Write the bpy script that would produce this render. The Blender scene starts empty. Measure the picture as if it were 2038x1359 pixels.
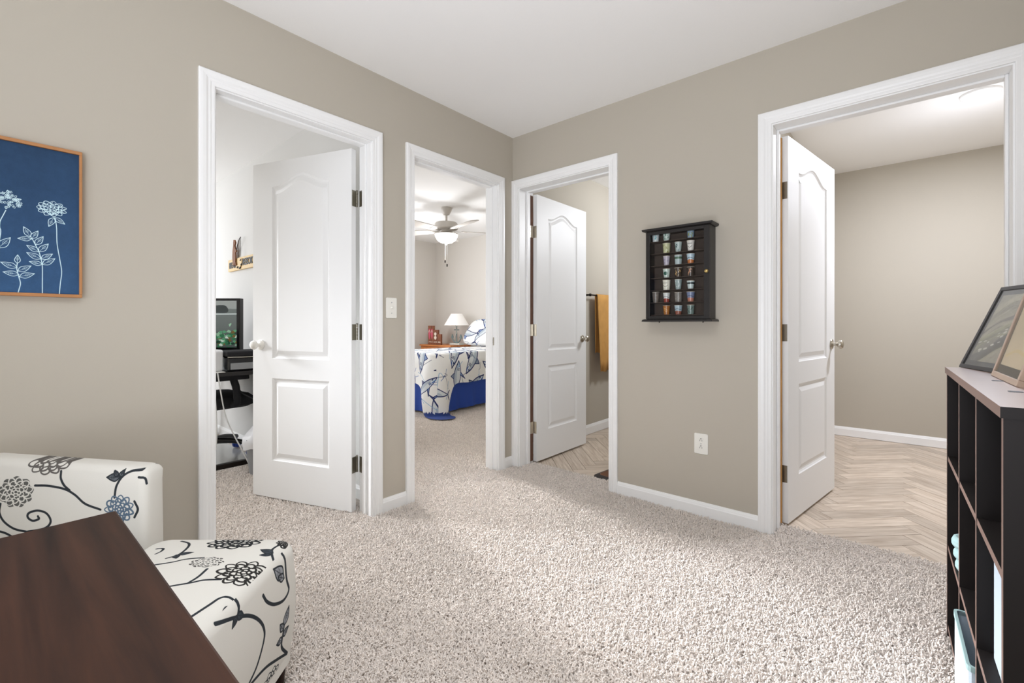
import bpy, bmesh, math, random
import numpy as np
from mathutils import Vector, Matrix

random.seed(7)
rng = np.random.default_rng(7)
S = bpy.context.scene
COL = S.collection
PI = math.pi

# ------------------------------------------------------------------ camera
CX, CY, CZ, YAW = 2.203, -2.573, 1.0556, 0.7096
cam_d = bpy.data.cameras.new('camera')
cam_d.sensor_width = 36.0
cam_d.lens = 906.0 / 2038.0 * 36.0
cam_d.shift_y = -(679.5 - 645.5) / 2038.0
cam_d.clip_start = 0.02
cam = bpy.data.objects.new('camera', cam_d)
cam.location = (CX, CY, CZ)
cam.rotation_euler = (PI / 2, 0, YAW)
COL.objects.link(cam)
S.camera = cam

# ------------------------------------------------------------------ render look, world, lights
S.view_settings.view_transform = 'Standard'
S.view_settings.look = 'None'
S.view_settings.gamma = 1.0
S.view_settings.use_curve_mapping = False
S.view_settings.exposure = 0.0
try:
    S.cycles.use_denoising = True
    S.cycles.max_bounces = 10
    S.cycles.diffuse_bounces = 6
    S.cycles.sample_clamp_indirect = 6.0
except Exception:
    pass
W = bpy.data.worlds.new('world')
S.world = W
W.use_nodes = True
W.node_tree.nodes['Background'].inputs[0].default_value = (0.8, 0.85, 0.9, 1)
W.node_tree.nodes['Background'].inputs[1].default_value = 0.3


def area(name, loc, direction, sx, sy, power, color=(1, 1, 1)):
    l = bpy.data.lights.new(name, 'AREA')
    l.shape = 'RECTANGLE'
    l.size, l.size_y = sx, sy
    l.energy = power
    l.color = color
    o = bpy.data.objects.new(name, l)
    o.location = loc
    o.rotation_euler = Vector(direction).to_track_quat('-Z', 'Y').to_euler()
    COL.objects.link(o)
    return o


def point(name, loc, power, radius, color=(1, 1, 1)):
    l = bpy.data.lights.new(name, 'POINT')
    l.energy = power
    l.shadow_soft_size = radius
    l.color = color
    o = bpy.data.objects.new(name, l)
    o.location = loc
    COL.objects.link(o)
    return o


# main room
area('fill_light_back', (1.95, -4.75, 1.4), (-0.03, 1, 0.02), 1.4, 1.7, 19, (0.94, 0.97, 1.05))  # added general fill, unseen behind the camera
b_ = area('fill_light_floor', (1.75, -2.25, 2.38), (-0.05, 0.12, -1), 0.7, 0.7, 13, (0.95, 0.98, 1.03))  # added downlight without a fixture, brightens the near carpet
b_.data.spread = math.radians(120)
b_ = area('fill_light_ceiling', (1.95, -3.1, 0.8), (-0.45, 0.85, 1), 1.2, 1.4, 36, (0.92, 0.97, 1.07))  # added upward fill, brightens the ceiling
b_.data.spread = math.radians(125)
area('fill_light_right', (2.62, -3.7, 1.1), (-1, 0.42, -0.1), 1.0, 1.2, 8, (0.95, 0.98, 1.05))  # added fill from the right, brightens the lower left wall and chair
# daylight from the office and bedroom windows on the far outside wall, plus added lamps
area('office_window_light', (-4.0, -2.5, 1.45), (1, 0.1, -0.12), 1.5, 1.3, 50, (0.95, 0.985, 1.04))
b_ = area('office_fill_beam', (-3.9, -3.4, 2.0), (5.4, 2.5, -2.0), 0.6, 0.5, 8, (0.96, 0.985, 1.03))  # added narrow lamp through the first doorway, brightens the landing carpet
b_.data.spread = math.radians(24)
area('bedroom_window_light', (-3.75, 0.25, 1.5), (1, 0.02, -0.12), 1.4, 1.3, 38, (0.95, 0.985, 1.04))
b_ = area('bedroom_fill_beam', (-3.7, 0.35, 2.0), (5.1, -1.25, -2.0), 0.6, 0.5, 17, (0.96, 0.985, 1.03))  # added narrow lamp aimed through the second doorway at the landing carpet
b_.data.spread = math.radians(24)
b_ = area('office_fill_light', (-1.3, -2.0, 2.36), (0.1, 0.05, -1), 0.4, 0.4, 6, (0.96, 0.985, 1.03))  # added downlight, no fixture built; brightens the office carpet
b_.data.spread = math.radians(120)
area('bathroom_fill_light', (1.1, 1.75, 2.15), (-1, -0.5, -0.55), 0.4, 0.4, 19, (0.95, 0.985, 1.05))  # added lamp, no vanity fixture built; brightens the bathroom door and wall


# ------------------------------------------------------------------ materials
def srgb(r, g, b):
    f = lambda c: (c / 255 / 12.92) if c <= 10.31 else ((c / 255 + 0.055) / 1.055) ** 2.4
    return (f(r), f(g), f(b), 1.0)


MATS = {}


def mat(name, col, rough=0.5, metal=0.0, bump=None, var=None, spec=0.5, emit=None, coat=0.0):
    """bump = (scale, strength, distance); var = (scale, amount) mottling of the base colour."""
    m = bpy.data.materials.new(name)
    m.use_nodes = True
    nt = m.node_tree
    b = nt.nodes['Principled BSDF']
    b.inputs['Base Color'].default_value = col
    b.inputs['Roughness'].default_value = rough
    b.inputs['Metallic'].default_value = metal
    b.inputs['Specular IOR Level'].default_value = spec
    b.inputs['Coat Weight'].default_value = coat
    if emit:
        b.inputs['Emission Color'].default_value = emit[0]
        b.inputs['Emission Strength'].default_value = emit[1]
    if bump or var:
        tc = nt.nodes.new('ShaderNodeTexCoord')
    if bump:
        n = nt.nodes.new('ShaderNodeTexNoise')
        n.inputs['Scale'].default_value = bump[0]
        n.inputs['Detail'].default_value = 4
        nt.links.new(tc.outputs['Object'], n.inputs['Vector'])
        bp = nt.nodes.new('ShaderNodeBump')
        bp.inputs['Strength'].default_value = bump[1]
        bp.inputs['Distance'].default_value = bump[2]
        nt.links.new(n.outputs['Fac'], bp.inputs['Height'])
        nt.links.new(bp.outputs['Normal'], b.inputs['Normal'])
    if var:
        n2 = nt.nodes.new('ShaderNodeTexNoise')
        n2.inputs['Scale'].default_value = var[0]
        n2.inputs['Detail'].default_value = 3
        nt.links.new(tc.outputs['Object'], n2.inputs['Vector'])
        mx = nt.nodes.new('ShaderNodeMix')
        mx.data_type = 'RGBA'
        mx.inputs[6].default_value = tuple(c * (1 - var[1]) for c in col[:3]) + (1,)
        mx.inputs[7].default_value = tuple(min(1, c * (1 + var[1])) for c in col[:3]) + (1,)
        nt.links.new(n2.outputs['Fac'], mx.inputs[0])
        nt.links.new(mx.outputs[2], b.inputs['Base Color'])
    MATS[name] = m
    return m


def wood(name, c1, c2, scale=(1, 12, 12), rough=0.4, axis_scale=1.0, spec=0.4, coat=0.0, rand=0.0):
    """streaky wood: noise stretched along local X (or by scale); rand shifts tone per object."""
    m = bpy.data.materials.new(name)
    m.use_nodes = True
    nt = m.node_tree
    b = nt.nodes['Principled BSDF']
    b.inputs['Roughness'].default_value = rough
    b.inputs['Specular IOR Level'].default_value = spec
    b.inputs['Coat Weight'].default_value = coat
    tc = nt.nodes.new('ShaderNodeTexCoord')
    mp = nt.nodes.new('ShaderNodeMapping')
    mp.inputs['Scale'].default_value = scale
    oi = nt.nodes.new('ShaderNodeObjectInfo')
    nt.links.new(tc.outputs['Object'], mp.inputs['Vector'])
    add = nt.nodes.new('ShaderNodeVectorMath')
    add.operation = 'ADD'
    mul = nt.nodes.new('ShaderNodeMath')
    mul.operation = 'MULTIPLY'
    mul.inputs[1].default_value = 37.0
    nt.links.new(oi.outputs['Random'], mul.inputs[0])
    nt.links.new(mp.outputs['Vector'], add.inputs[0])
    nt.links.new(mul.outputs[0], add.inputs[1])
    n = nt.nodes.new('ShaderNodeTexNoise')
    n.inputs['Scale'].default_value = 2.2 * axis_scale
    n.inputs['Detail'].default_value = 6
    n.inputs['Roughness'].default_value = 0.62
    n.inputs['Distortion'].default_value = 0.35
    nt.links.new(add.outputs[0], n.inputs['Vector'])
    cr = nt.nodes.new('ShaderNodeValToRGB')
    cr.color_ramp.elements[0].position = 0.32
    cr.color_ramp.elements[1].position = 0.68
    cr.color_ramp.elements[0].color = c1
    cr.color_ramp.elements[1].color = c2
    nt.links.new(n.outputs['Fac'], cr.inputs[0])
    out = cr.outputs[0]
    if rand:
        hv = nt.nodes.new('ShaderNodeHueSaturation')
        mr = nt.nodes.new('ShaderNodeMapRange')
        mr.inputs[3].default_value = 1 - rand
        mr.inputs[4].default_value = 1 + rand
        nt.links.new(oi.outputs['Random'], mr.inputs[0])
        nt.links.new(mr.outputs[0], hv.inputs['Value'])
        nt.links.new(out, hv.inputs['Color'])
        out = hv.outputs[0]
    nt.links.new(out, b.inputs['Base Color'])
    bp = nt.nodes.new('ShaderNodeBump')
    bp.inputs['Strength'].default_value = 0.08
    bp.inputs['Distance'].default_value = 0.002
    nt.links.new(n.outputs['Fac'], bp.inputs['Height'])
    nt.links.new(bp.outputs['Normal'], b.inputs['Normal'])
    MATS[name] = m
    return m


def print_mat(name, canvas, rough=0.7, weave=0.0, spec=0.3):
    """a flat print: the canvas drawn in memory below, laid on through the mesh's UVs (which are in metres of the print)."""
    h, w = canvas.a.shape[:2]
    img = bpy.data.images.new(name, w, h)
    px = np.ones((h, w, 4), np.float32)
    lin = np.clip(canvas.a[::-1], 0, 1)
    px[..., :3] = np.where(lin <= .0031308, lin * 12.92, 1.055 * lin ** (1 / 2.4) - .055)
    img.pixels.foreach_set(px.ravel())
    img.update()
    img.pack()
    m = bpy.data.materials.new(name)
    m.use_nodes = True
    nt = m.node_tree
    b = nt.nodes['Principled BSDF']
    b.inputs['Roughness'].default_value = rough
    b.inputs['Specular IOR Level'].default_value = spec
    uv = nt.nodes.new('ShaderNodeUVMap')
    t = nt.nodes.new('ShaderNodeTexImage')
    t.image = img
    t.extension = 'EXTEND' if not canvas.tile else 'REPEAT'
    nt.links.new(uv.outputs[0], t.inputs[0])
    nt.links.new(t.outputs[0], b.inputs['Base Color'])
    if weave:
        tc = nt.nodes.new('ShaderNodeTexCoord')
        n = nt.nodes.new('ShaderNodeTexNoise')
        n.inputs['Scale'].default_value = 900
        n.inputs['Detail'].default_value = 2
        nt.links.new(tc.outputs['Object'], n.inputs['Vector'])
        bp = nt.nodes.new('ShaderNodeBump')
        bp.inputs['Strength'].default_value = weave
        bp.inputs['Distance'].default_value = 0.001
        nt.links.new(n.outputs['Fac'], bp.inputs['Height'])
        nt.links.new(bp.outputs['Normal'], b.inputs['Normal'])
    MATS[name] = m
    return m


class Canvas:
    """a small raster in metres; strokes, filled outlines and washes. x to the right, y up."""

    def __init__(self, x0, y0, x1, y1, ppm, bg, tile=False):
        self.x0, self.y0, self.x1, self.y1, self.ppm, self.tile = x0, y0, x1, y1, ppm, tile
        self.h, self.w = int(round((y1 - y0) * ppm)), int(round((x1 - x0) * ppm))
        self.a = np.empty((self.h, self.w, 3), np.float32)
        self.a[:] = np.array(bg[:3], np.float32) if not isinstance(bg, tuple) or len(bg) < 5 else 0

    def uv(self, x, y):
        return ((x - self.x0) / (self.x1 - self.x0), (y - self.y0) / (self.y1 - self.y0))

    def _px(self, p):
        return np.array([(p[0] - self.x0) * self.ppm, (self.y1 - p[1]) * self.ppm])

    def stroke(self, pts, width, col, alpha=1.0, smooth=True, taper=False):
        if smooth and len(pts) > 2:
            pts = spline(pts)
        P = [self._px(p) for p in pts]
        if len(P) < 2:
            return
        r0 = max(0.45, width * self.ppm / 2)
        A = np.array(P)
        lo = np.floor(A.min(0) - r0 - 2).astype(int)
        hi = np.ceil(A.max(0) + r0 + 2).astype(int)
        lx, ly = max(lo[0], 0), max(lo[1], 0)
        hx, hy = min(hi[0], self.w), min(hi[1], self.h)
        if lx >= hx or ly >= hy:
            return
        cov = np.zeros((hy - ly, hx - lx), np.float32)
        n = len(P)
        for i in range(n - 1):
            a, b = P[i], P[i + 1]
            r = r0 * ((1 - 0.75 * abs(2 * (i + .5) / (n - 1) - 1)) if taper else 1)
            r = max(r, 0.4)
            bl = np.floor(np.minimum(a, b) - r - 2).astype(int)
            bh = np.ceil(np.maximum(a, b) + r + 2).astype(int)
            x0, y0 = max(bl[0], lx), max(bl[1], ly)
            x1, y1 = min(bh[0], hx), min(bh[1], hy)
            if x0 >= x1 or y0 >= y1:
                continue
            yy, xx = np.mgrid[y0:y1, x0:x1]
            dx, dy = b - a
            L2 = dx * dx + dy * dy + 1e-9
            t = np.clip(((xx + .5 - a[0]) * dx + (yy + .5 - a[1]) * dy) / L2, 0, 1)
            d = np.hypot(xx + .5 - a[0] - t * dx, yy + .5 - a[1] - t * dy)
            c = np.clip(r - d + .5, 0, 1)
            s = cov[y0 - ly:y1 - ly, x0 - lx:x1 - lx]
            np.maximum(s, c, out=s)
        reg = self.a[ly:hy, lx:hx]
        k = (cov * alpha)[..., None]
        reg[:] = reg * (1 - k) + np.array(col[:3], np.float32) * k

    def fill(self, pts, col, alpha=1.0, smooth=True):
        if smooth and len(pts) > 2:
            pts = spline(list(pts) + [pts[0]])
        P = np.array([self._px(p) for p in pts])
        lo = np.maximum(np.floor(P.min(0)).astype(int), 0)
        hi = np.minimum(np.ceil(P.max(0)).astype(int) + 1, [self.w, self.h])
        if (lo >= hi).any():
            return
        yy, xx = np.mgrid[lo[1]:hi[1], lo[0]:hi[0]]
        xx = xx + .5
        yy = yy + .5
        ins = np.zeros(xx.shape, bool)
        n = len(P)
        for i in range(n):
            x1, y1 = P[i]
            x2, y2 = P[(i + 1) % n]
            if y1 == y2:
                continue
            c = ((y1 > yy) != (y2 > yy)) & (xx < (x2 - x1) * (yy - y1) / (y2 - y1) + x1)
            ins ^= c
        reg = self.a[lo[1]:hi[1], lo[0]:hi[0]]
        k = (ins * alpha).astype(np.float32)[..., None]
        reg[:] = reg * (1 - k) + np.array(col[:3], np.float32) * k

    def blotch(self, amount, cells):
        n = rng.random((cells, cells)).astype(np.float32)
        yy = np.linspace(0, cells - 1.001, self.h)
        xx = np.linspace(0, cells - 1.001, self.w)
        y0 = yy.astype(int)
        x0 = xx.astype(int)
        fy = (yy - y0)[:, None]
        fx = (xx - x0)[None]
        v = (n[y0][:, x0] * (1 - fy) * (1 - fx) + n[np.minimum(y0 + 1, cells - 1)][:, x0] * fy * (1 - fx)
             + n[y0][:, np.minimum(x0 + 1, cells - 1)] * (1 - fy) * fx + n[np.minimum(y0 + 1, cells - 1)][:, np.minimum(x0 + 1, cells - 1)] * fy * fx)
        self.a *= (1 + amount * (v - .5))[..., None]


def spline(pts, n=7):
    P = [np.array(p, float) for p in pts]
    P = [2 * P[0] - P[1]] + P + [2 * P[-1] - P[-2]]
    out = []
    for i in range(1, len(P) - 2):
        for k in range(n):
            t = k / n
            out.append(0.5 * (2 * P[i] + (P[i + 1] - P[i - 1]) * t + (2 * P[i - 1] - 5 * P[i] + 4 * P[i + 1] - P[i + 2]) * t * t
                              + (3 * P[i] - P[i - 1] - 3 * P[i + 1] + P[i + 2]) * t ** 3))
    out.append(P[-2])
    return out


def leaf_pts(a, b, fat=0.3):
    a, b = np.array(a, float), np.array(b, float)
    d = b - a
    n = np.array([-d[1], d[0]])
    return [a, a + d * .3 + n * fat * .9, a + d * .62 + n * fat * .75, b, a + d * .62 - n * fat * .75, a + d * .3 - n * fat * .9]


def leaf(cv, a, b, col, width, fat=0.26, fillc=None, vein=True):
    L = leaf_pts(a, b, fat)
    if fillc is not None:
        cv.fill([L[0], L[1], L[2], L[3], L[4], L[5]], fillc, smooth=False)
    cv.stroke([L[0], L[1], L[2], L[3]], width, col)
    cv.stroke([L[0], L[5], L[4], L[3]], width, col)
    if vein:
        cv.stroke([L[0], (L[0] + L[3]) / 2, L[3]], width * .6, col, .8)
        for t in (.35, .5, .65):
            c = L[0] + (L[3] - L[0]) * t
            cv.stroke([c, c + (L[2] - c) * .6], width * .5, col, .7, smooth=False)
            cv.stroke([c, c + (L[4] - c) * .6], width * .5, col, .7, smooth=False)


def peony(cv, c, rx, ry, col, width, style='line', seed=0):
    """a many-petalled round bloom; style line, fill (dark with pale lines) or mixed."""
    R = random.Random(seed)
    cx, cy = c
    if style == 'fill':
        cv.fill([(cx + rx * (1 + .07 * math.sin(9 * t)) * math.cos(t), cy + ry * (1 + .07 * math.sin(9 * t)) * math.sin(t))
                 for t in np.linspace(0, 2 * PI, 40, endpoint=False)], col)
        lc = FAB
    else:
        lc = col
    for ring, n in ((1.0, 11), (.76, 9), (.52, 7), (.3, 5)):
        off = R.random() * 6
        for k in range(n):
            t = off + 2 * PI * k / n
            w = PI / n * 1.12
            pts = []
            for q in (-1, -.65, 0, .65, 1):
                tt = t + q * w
                rr = ring * (1 - .36 * abs(q) ** 2.2) * (1 + R.uniform(-.03, .03))
                if abs(q) == 1:
                    rr = ring * .6
                pts.append((cx + rx * rr * math.cos(tt), cy + ry * rr * math.sin(tt)))
            cv.stroke(pts, width * R.uniform(.8, 1.25), lc)
    cv.stroke([(cx + rx * .12 * math.cos(t), cy + ry * .12 * math.sin(t)) for t in np.linspace(0, 5.5, 7)], width, lc)


# ------------------------------------------------------------------ mesh helpers
class MB:
    def __init__(self):
        self.bm = bmesh.new()
        self.slot = 0

    def _mark(self, faces):
        for f in faces:
            f.material_index = self.slot

    def box(self, x0, y0, z0, x1, y1, z1, M=None):
        vs = [self.bm.verts.new(Vector(p) if M is None else M @ Vector(p)) for p in
              ((x0, y0, z0), (x1, y0, z0), (x1, y1, z0), (x0, y1, z0), (x0, y0, z1), (x1, y0, z1), (x1, y1, z1), (x0, y1, z1))]
        fs = [self.bm.faces.new([vs[i] for i in q]) for q in ((0, 3, 2, 1), (4, 5, 6, 7), (0, 1, 5, 4), (1, 2, 6, 5), (2, 3, 7, 6), (3, 0, 4, 7))]
        self._mark(fs)
        return self

    def loft(self, rings, close=True, caps=True, flip=False):
        """rings: lists of equal length of points."""
        R = [[self.bm.verts.new(p) for p in r] for r in rings]
        fs = []
        n = len(R[0])
        for a, b in zip(R[:-1], R[1:]):
            for i in range(n if close else n - 1):
                j = (i + 1) % n
                q = [a[i], a[j], b[j], b[i]]
                if flip:
                    q.reverse()
                fs.append(self.bm.faces.new(q))
        if caps and close:
            fs.append(self.bm.faces.new(R[0][::-1] if not flip else R[0]))
            fs.append(self.bm.faces.new(R[-1] if not flip else R[-1][::-1]))
        self._mark(fs)
        return self

    def lathe(self, prof, c=(0, 0, 0), axis='z', n=24, M=None, caps=True):
        rings = []
        for r, h in prof:
            ring = []
            for k in range(n):
                t = 2 * PI * k / n
                a, b = r * math.cos(t), r * math.sin(t)
                p = {'z': (a, b, h), 'x': (h, a, b), 'y': (b, h, a)}[axis]
                p = Vector(p) + Vector(c)
                ring.append(M @ p if M is not None else p)
            rings.append(ring)
        return self.loft(rings, caps=caps)

    def tube(self, pts, r, n=8, smooth=True, r_end=None):
        P = [Vector(p) for p in (spline(pts) if smooth and len(pts) > 2 else pts)]
        rings = []
        up = Vector((0.13, 0.21, 0.97)).normalized()
        for i, p in enumerate(P):
            d = (P[min(i + 1, len(P) - 1)] - P[max(i - 1, 0)]).normalized()
            s = d.cross(up)
            if s.length < 1e-3:
                s = d.cross(Vector((1, 0, 0)))
            s.normalize()
            u = s.cross(d)
            rr = r if r_end is None else r + (r_end - r) * i / (len(P) - 1)
            rings.append([p + (s * math.cos(2 * PI * k / n) + u * math.sin(2 * PI * k / n)) * rr for k in range(n)])
        return self.loft(rings)

    def prism(self, outline, z0, z1, M=None, axis='z'):
        f = {'z': lambda p, h: (p[0], p[1], h), 'y': lambda p, h: (p[0], h, p[1]), 'x': lambda p, h: (h, p[0], p[1])}[axis]
        r0 = [Vector(f(p, z0)) for p in outline]
        r1 = [Vector(f(p, z1)) for p in outline]
        if M is not None:
            r0 = [M @ p for p in r0]
            r1 = [M @ p for p in r1]
        return self.loft([r0, r1])

    def build(self, name, mats, parent=None, smooth=None, bevel=None, loc=None, rotz=None, weld=False, uv=None, subsurf=0):
        bm = self.bm
        if weld:
            bmesh.ops.remove_doubles(bm, verts=bm.verts[:], dist=1e-5)
        bmesh.ops.recalc_face_normals(bm, faces=bm.faces[:])
        if uv:
            bm.normal_update()
            L = bm.loops.layers.uv.new('UVMap')
            for f in bm.faces:
                for lp in f.loops:
                    lp[L].uv = uv(lp.vert.co, f.normal)
        me = bpy.data.meshes.new(name)
        bm.to_mesh(me)
        bm.free()
        for m in (mats if isinstance(mats, (list, tuple)) else [mats]):
            me.materials.append(MATS[m] if isinstance(m, str) else m)
        o = bpy.data.objects.new(name, me)
        COL.objects.link(o)
        if parent is not None:
            o.parent = parent
        if loc is not None:
            o.location = loc
        if rotz is not None:
            o.rotation_euler = (0, 0, rotz)
        if smooth is not None:
            for p in me.polygons:
                p.use_smooth = True
            me.set_sharp_from_angle(angle=math.radians(smooth))
        if bevel:
            b = o.modifiers.new('bevel', 'BEVEL')
            b.width, b.segments, b.limit_method = bevel, 2, 'ANGLE'
        if subsurf:
            s = o.modifiers.new('subdivision', 'SUBSURF')
            s.levels = s.render_levels = subsurf
        return o


def tag(o, label, cat, group=None, kind=None):
    o['label'] = label
    o['category'] = cat
    if group:
        o['group'] = group
    if kind:
        o['kind'] = kind
    return o


def empty(name, loc=(0, 0, 0), rotz=0.0):
    o = bpy.data.objects.new(name, None)
    o.location = loc
    o.rotation_euler = (0, 0, rotz)
    o.empty_display_size = 0.1
    COL.objects.link(o)
    return o


def thing(name, label, cat, loc=(0, 0, 0), rotz=0.0, group=None):
    return tag(empty(name, loc, rotz), label, cat, group)


def struct(o):
    o['kind'] = 'structure'
    return o


def copy_tree(o, parent=None):
    c = o.copy()
    COL.objects.link(c)
    c.parent = parent
    for ch in [x for x in o.children]:
        copy_tree(ch, c)
    return c


def rounded(x0, y0, x1, y1, r, n=6):
    pts = []
    for cx, cy, a0 in ((x1 - r, y1 - r, 0), (x0 + r, y1 - r, PI / 2), (x0 + r, y0 + r, PI), (x1 - r, y0 + r, 3 * PI / 2)):
        for k in range(n + 1):
            t = a0 + PI / 2 * k / n
            pts.append((cx + r * math.cos(t), cy + r * math.sin(t)))
    return pts


# palette
FAB = srgb(214, 211, 203)
mat('wall_paint', srgb(185, 178, 165), 0.85, bump=(260, 0.06, 0.002), spec=0.25)
mat('wall_white', srgb(226, 225, 222), 0.85, bump=(260, 0.06, 0.002), spec=0.25)
mat('wall_pale', srgb(216, 211, 204), 0.85, bump=(260, 0.06, 0.002), spec=0.25)
mat('ceiling_white', srgb(246, 245, 243), 0.9, bump=(90, 0.12, 0.003), spec=0.2)
mat('trim_white', srgb(244, 244, 243), 0.35, spec=0.5)
mat('door_white', srgb(238, 238, 237), 0.42, bump=(60, 0.05, 0.002), spec=0.3)
mat('gap_orange', srgb(196, 146, 84), 0.7, var=(8, .2))  # orange glimpsed through the fourth door's hinge gap
mat('nickel', srgb(196, 190, 178), 0.28, metal=1.0)
mat('hinge_bronze', srgb(150, 146, 134), 0.35, metal=1.0)
mat('knob_white', srgb(238, 236, 230), 0.2, spec=0.6)
mat('black_metal', srgb(40, 34, 30), 0.4, metal=0.7)
mat('plastic_white', srgb(238, 236, 228), 0.35)
mat('slot_dark', srgb(30, 28, 26), 0.6)
mat('black_wood', srgb(34, 31, 30), 0.38, spec=0.4)
mat('black_gloss', srgb(22, 22, 24), 0.22)
mat('black_cloth', srgb(30, 30, 33), 0.9)
mat('grey_plastic', srgb(150, 152, 154), 0.45)
mat('bag_white', srgb(226, 226, 228), 0.4)
mat('clear_mat', srgb(176, 176, 172), 0.15, spec=0.7)
mat('blue_plastic', srgb(30, 62, 150), 0.35)
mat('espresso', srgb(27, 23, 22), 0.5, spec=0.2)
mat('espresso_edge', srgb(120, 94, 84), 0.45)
mat('espresso_top_lit', srgb(140, 118, 108), 0.3, spec=0.5, var=(5, .1))  # lit tone of the top board painted into its colour
mat('bin_blue', srgb(180, 192, 202), 0.9, bump=(420, .3, .002))
mat('bin_rim', srgb(150, 176, 176), 0.9)
mat('frame_black', srgb(44, 42, 42), 0.4)
mat('frame_tan', srgb(168, 146, 128), 0.45, var=(12, .12))
mat('cream_paper', srgb(222, 206, 182), 0.8)
mat('skirt_blue', srgb(34, 70, 158), 0.75)
mat('lining_navy', srgb(24, 52, 118), 0.75)
mat('shade_white', srgb(245, 242, 238), 0.8, emit=((1, .97, .93, 1), .12))
mat('anchor_white', srgb(206, 208, 200), 0.7, var=(30, .25))
mat('anchor_teal', srgb(120, 138, 138), 0.7, var=(40, .3))
mat('fan_white', srgb(196, 190, 182), 0.45)
mat('bowl_glow', srgb(255, 252, 246), 0.4, emit=((1, .96, .9, 1), 3.2))
mat('diffuser_glow', srgb(255, 252, 246), 0.4, emit=((1, .97, .92, 1), 9.0))
mat('towel_mustard', srgb(196, 146, 78), 0.95, bump=(500, .6, .003), var=(14, .16))
mat('mat_brown', srgb(96, 58, 36), 0.35, var=(10, .3))
mat('mat_edge', srgb(30, 24, 22), 0.5)
mat('brass', srgb(206, 180, 120), 0.3, metal=1.0)
mat('sign_wood', srgb(222, 190, 132), 0.6, var=(16, .1))
mat('bear_brown', srgb(128, 80, 44), 0.7, var=(30, .3))
mat('pink_paint', srgb(206, 90, 112), 0.6)
mat('shell_white', srgb(232, 222, 206), 0.6)
mat('cord_white', srgb(228, 228, 226), 0.5)
mat('wood_oak_frame', srgb(176, 122, 74), 0.5, var=(14, .2))
wood('walnut', srgb(32, 20, 16), srgb(61, 38, 28), scale=(.7, 12, 12), rough=0.45, axis_scale=1.3, spec=0.16)
wood('oak_orange', srgb(168, 96, 46), srgb(216, 142, 84), scale=(1.2, 9, 9), rough=0.4)
wood('plaque_wood', srgb(104, 62, 44), srgb(150, 94, 66), scale=(9, 9, 1.2), rough=0.6)
wood('plank_wood', srgb(176, 158, 140), srgb(218, 204, 188), scale=(1.6, 22, 4), rough=0.42, axis_scale=1.4, rand=0.15)
mat('subfloor', srgb(120, 104, 90), 0.8)


def glass_mat(name, tint, rough, reflect):
    m = bpy.data.materials.new(name)
    m.use_nodes = True
    nt = m.node_tree
    nt.nodes.clear()
    out = nt.nodes.new('ShaderNodeOutputMaterial')
    tr = nt.nodes.new('ShaderNodeBsdfTransparent')
    tr.inputs[0].default_value = tint
    gl = nt.nodes.new('ShaderNodeBsdfGlossy')
    gl.inputs['Roughness'].default_value = rough
    fr = nt.nodes.new('ShaderNodeFresnel')
    fr.inputs[0].default_value = 1.45
    mu = nt.nodes.new('ShaderNodeMath')
    mu.operation = 'MULTIPLY'
    mu.inputs[1].default_value = reflect
    mx = nt.nodes.new('ShaderNodeMixShader')
    nt.links.new(fr.outputs[0], mu.inputs[0])
    nt.links.new(mu.outputs[0], mx.inputs[0])
    nt.links.new(tr.outputs[0], mx.inputs[1])
    nt.links.new(gl.outputs[0], mx.inputs[2])
    nt.links.new(mx.outputs[0], out.inputs[0])
    MATS[name] = m


glass_mat('pane_glass', (.96, .96, .95, 1), 0.03, 0.35)
glass_mat('shot_glass', (.82, .87, .86, 1), 0.05, 1.2)


def carpet_mat(name, c_dark, c_light, bump=True):
    m = bpy.data.materials.new(name)
    m.use_nodes = True
    nt = m.node_tree
    b = nt.nodes['Principled BSDF']
    b.inputs['Roughness'].default_value = 0.95
    b.inputs['Specular IOR Level'].default_value = 0.1
    b.inputs['Sheen Weight'].default_value = 0.15
    tc = nt.nodes.new('ShaderNodeTexCoord')
    n1 = nt.nodes.new('ShaderNodeTexNoise')
    n1.inputs['Scale'].default_value = 7
    n1.inputs['Detail'].default_value = 8
    n1.inputs['Roughness'].default_value = 0.72
    nt.links.new(tc.outputs['Object'], n1.inputs['Vector'])
    cr = nt.nodes.new('ShaderNodeValToRGB')
    cr.color_ramp.elements[0].position = 0.3
    cr.color_ramp.elements[1].position = 0.7
    cr.color_ramp.elements[0].color = c_dark
    cr.color_ramp.elements[1].color = c_light
    nt.links.new(n1.outputs['Fac'], cr.inputs[0])
    if bump:
        nt.links.new(cr.outputs[0], b.inputs['Base Color'])
    else:
        # flecked yarn: every tuft its own tone
        oi = nt.nodes.new('ShaderNodeObjectInfo')
        mr = nt.nodes.new('ShaderNodeMapRange')
        mr.inputs[3].default_value = .80
        mr.inputs[4].default_value = 1.06
        hv = nt.nodes.new('ShaderNodeHueSaturation')
        nt.links.new(oi.outputs['Random'], mr.inputs[0])
        nt.links.new(mr.outputs[0], hv.inputs['Value'])
        nt.links.new(cr.outputs[0], hv.inputs['Color'])
        nt.links.new(hv.outputs[0], b.inputs['Base Color'])
    if bump:
        n = nt.nodes.new('ShaderNodeTexNoise')
        n.inputs['Scale'].default_value = 110
        n.inputs['Detail'].default_value = 5
        n.inputs['Roughness'].default_value = 0.65
        n.inputs['Distortion'].default_value = 0.6
        nt.links.new(tc.outputs['Object'], n.inputs['Vector'])
        bp = nt.nodes.new('ShaderNodeBump')
        bp.inputs['Strength'].default_value = 0.9
        bp.inputs['Distance'].default_value = 0.012
        nt.links.new(n.outputs['Fac'], bp.inputs['Height'])
        nt.links.new(bp.outputs['Normal'], b.inputs['Normal'])
    MATS[name] = m


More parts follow.
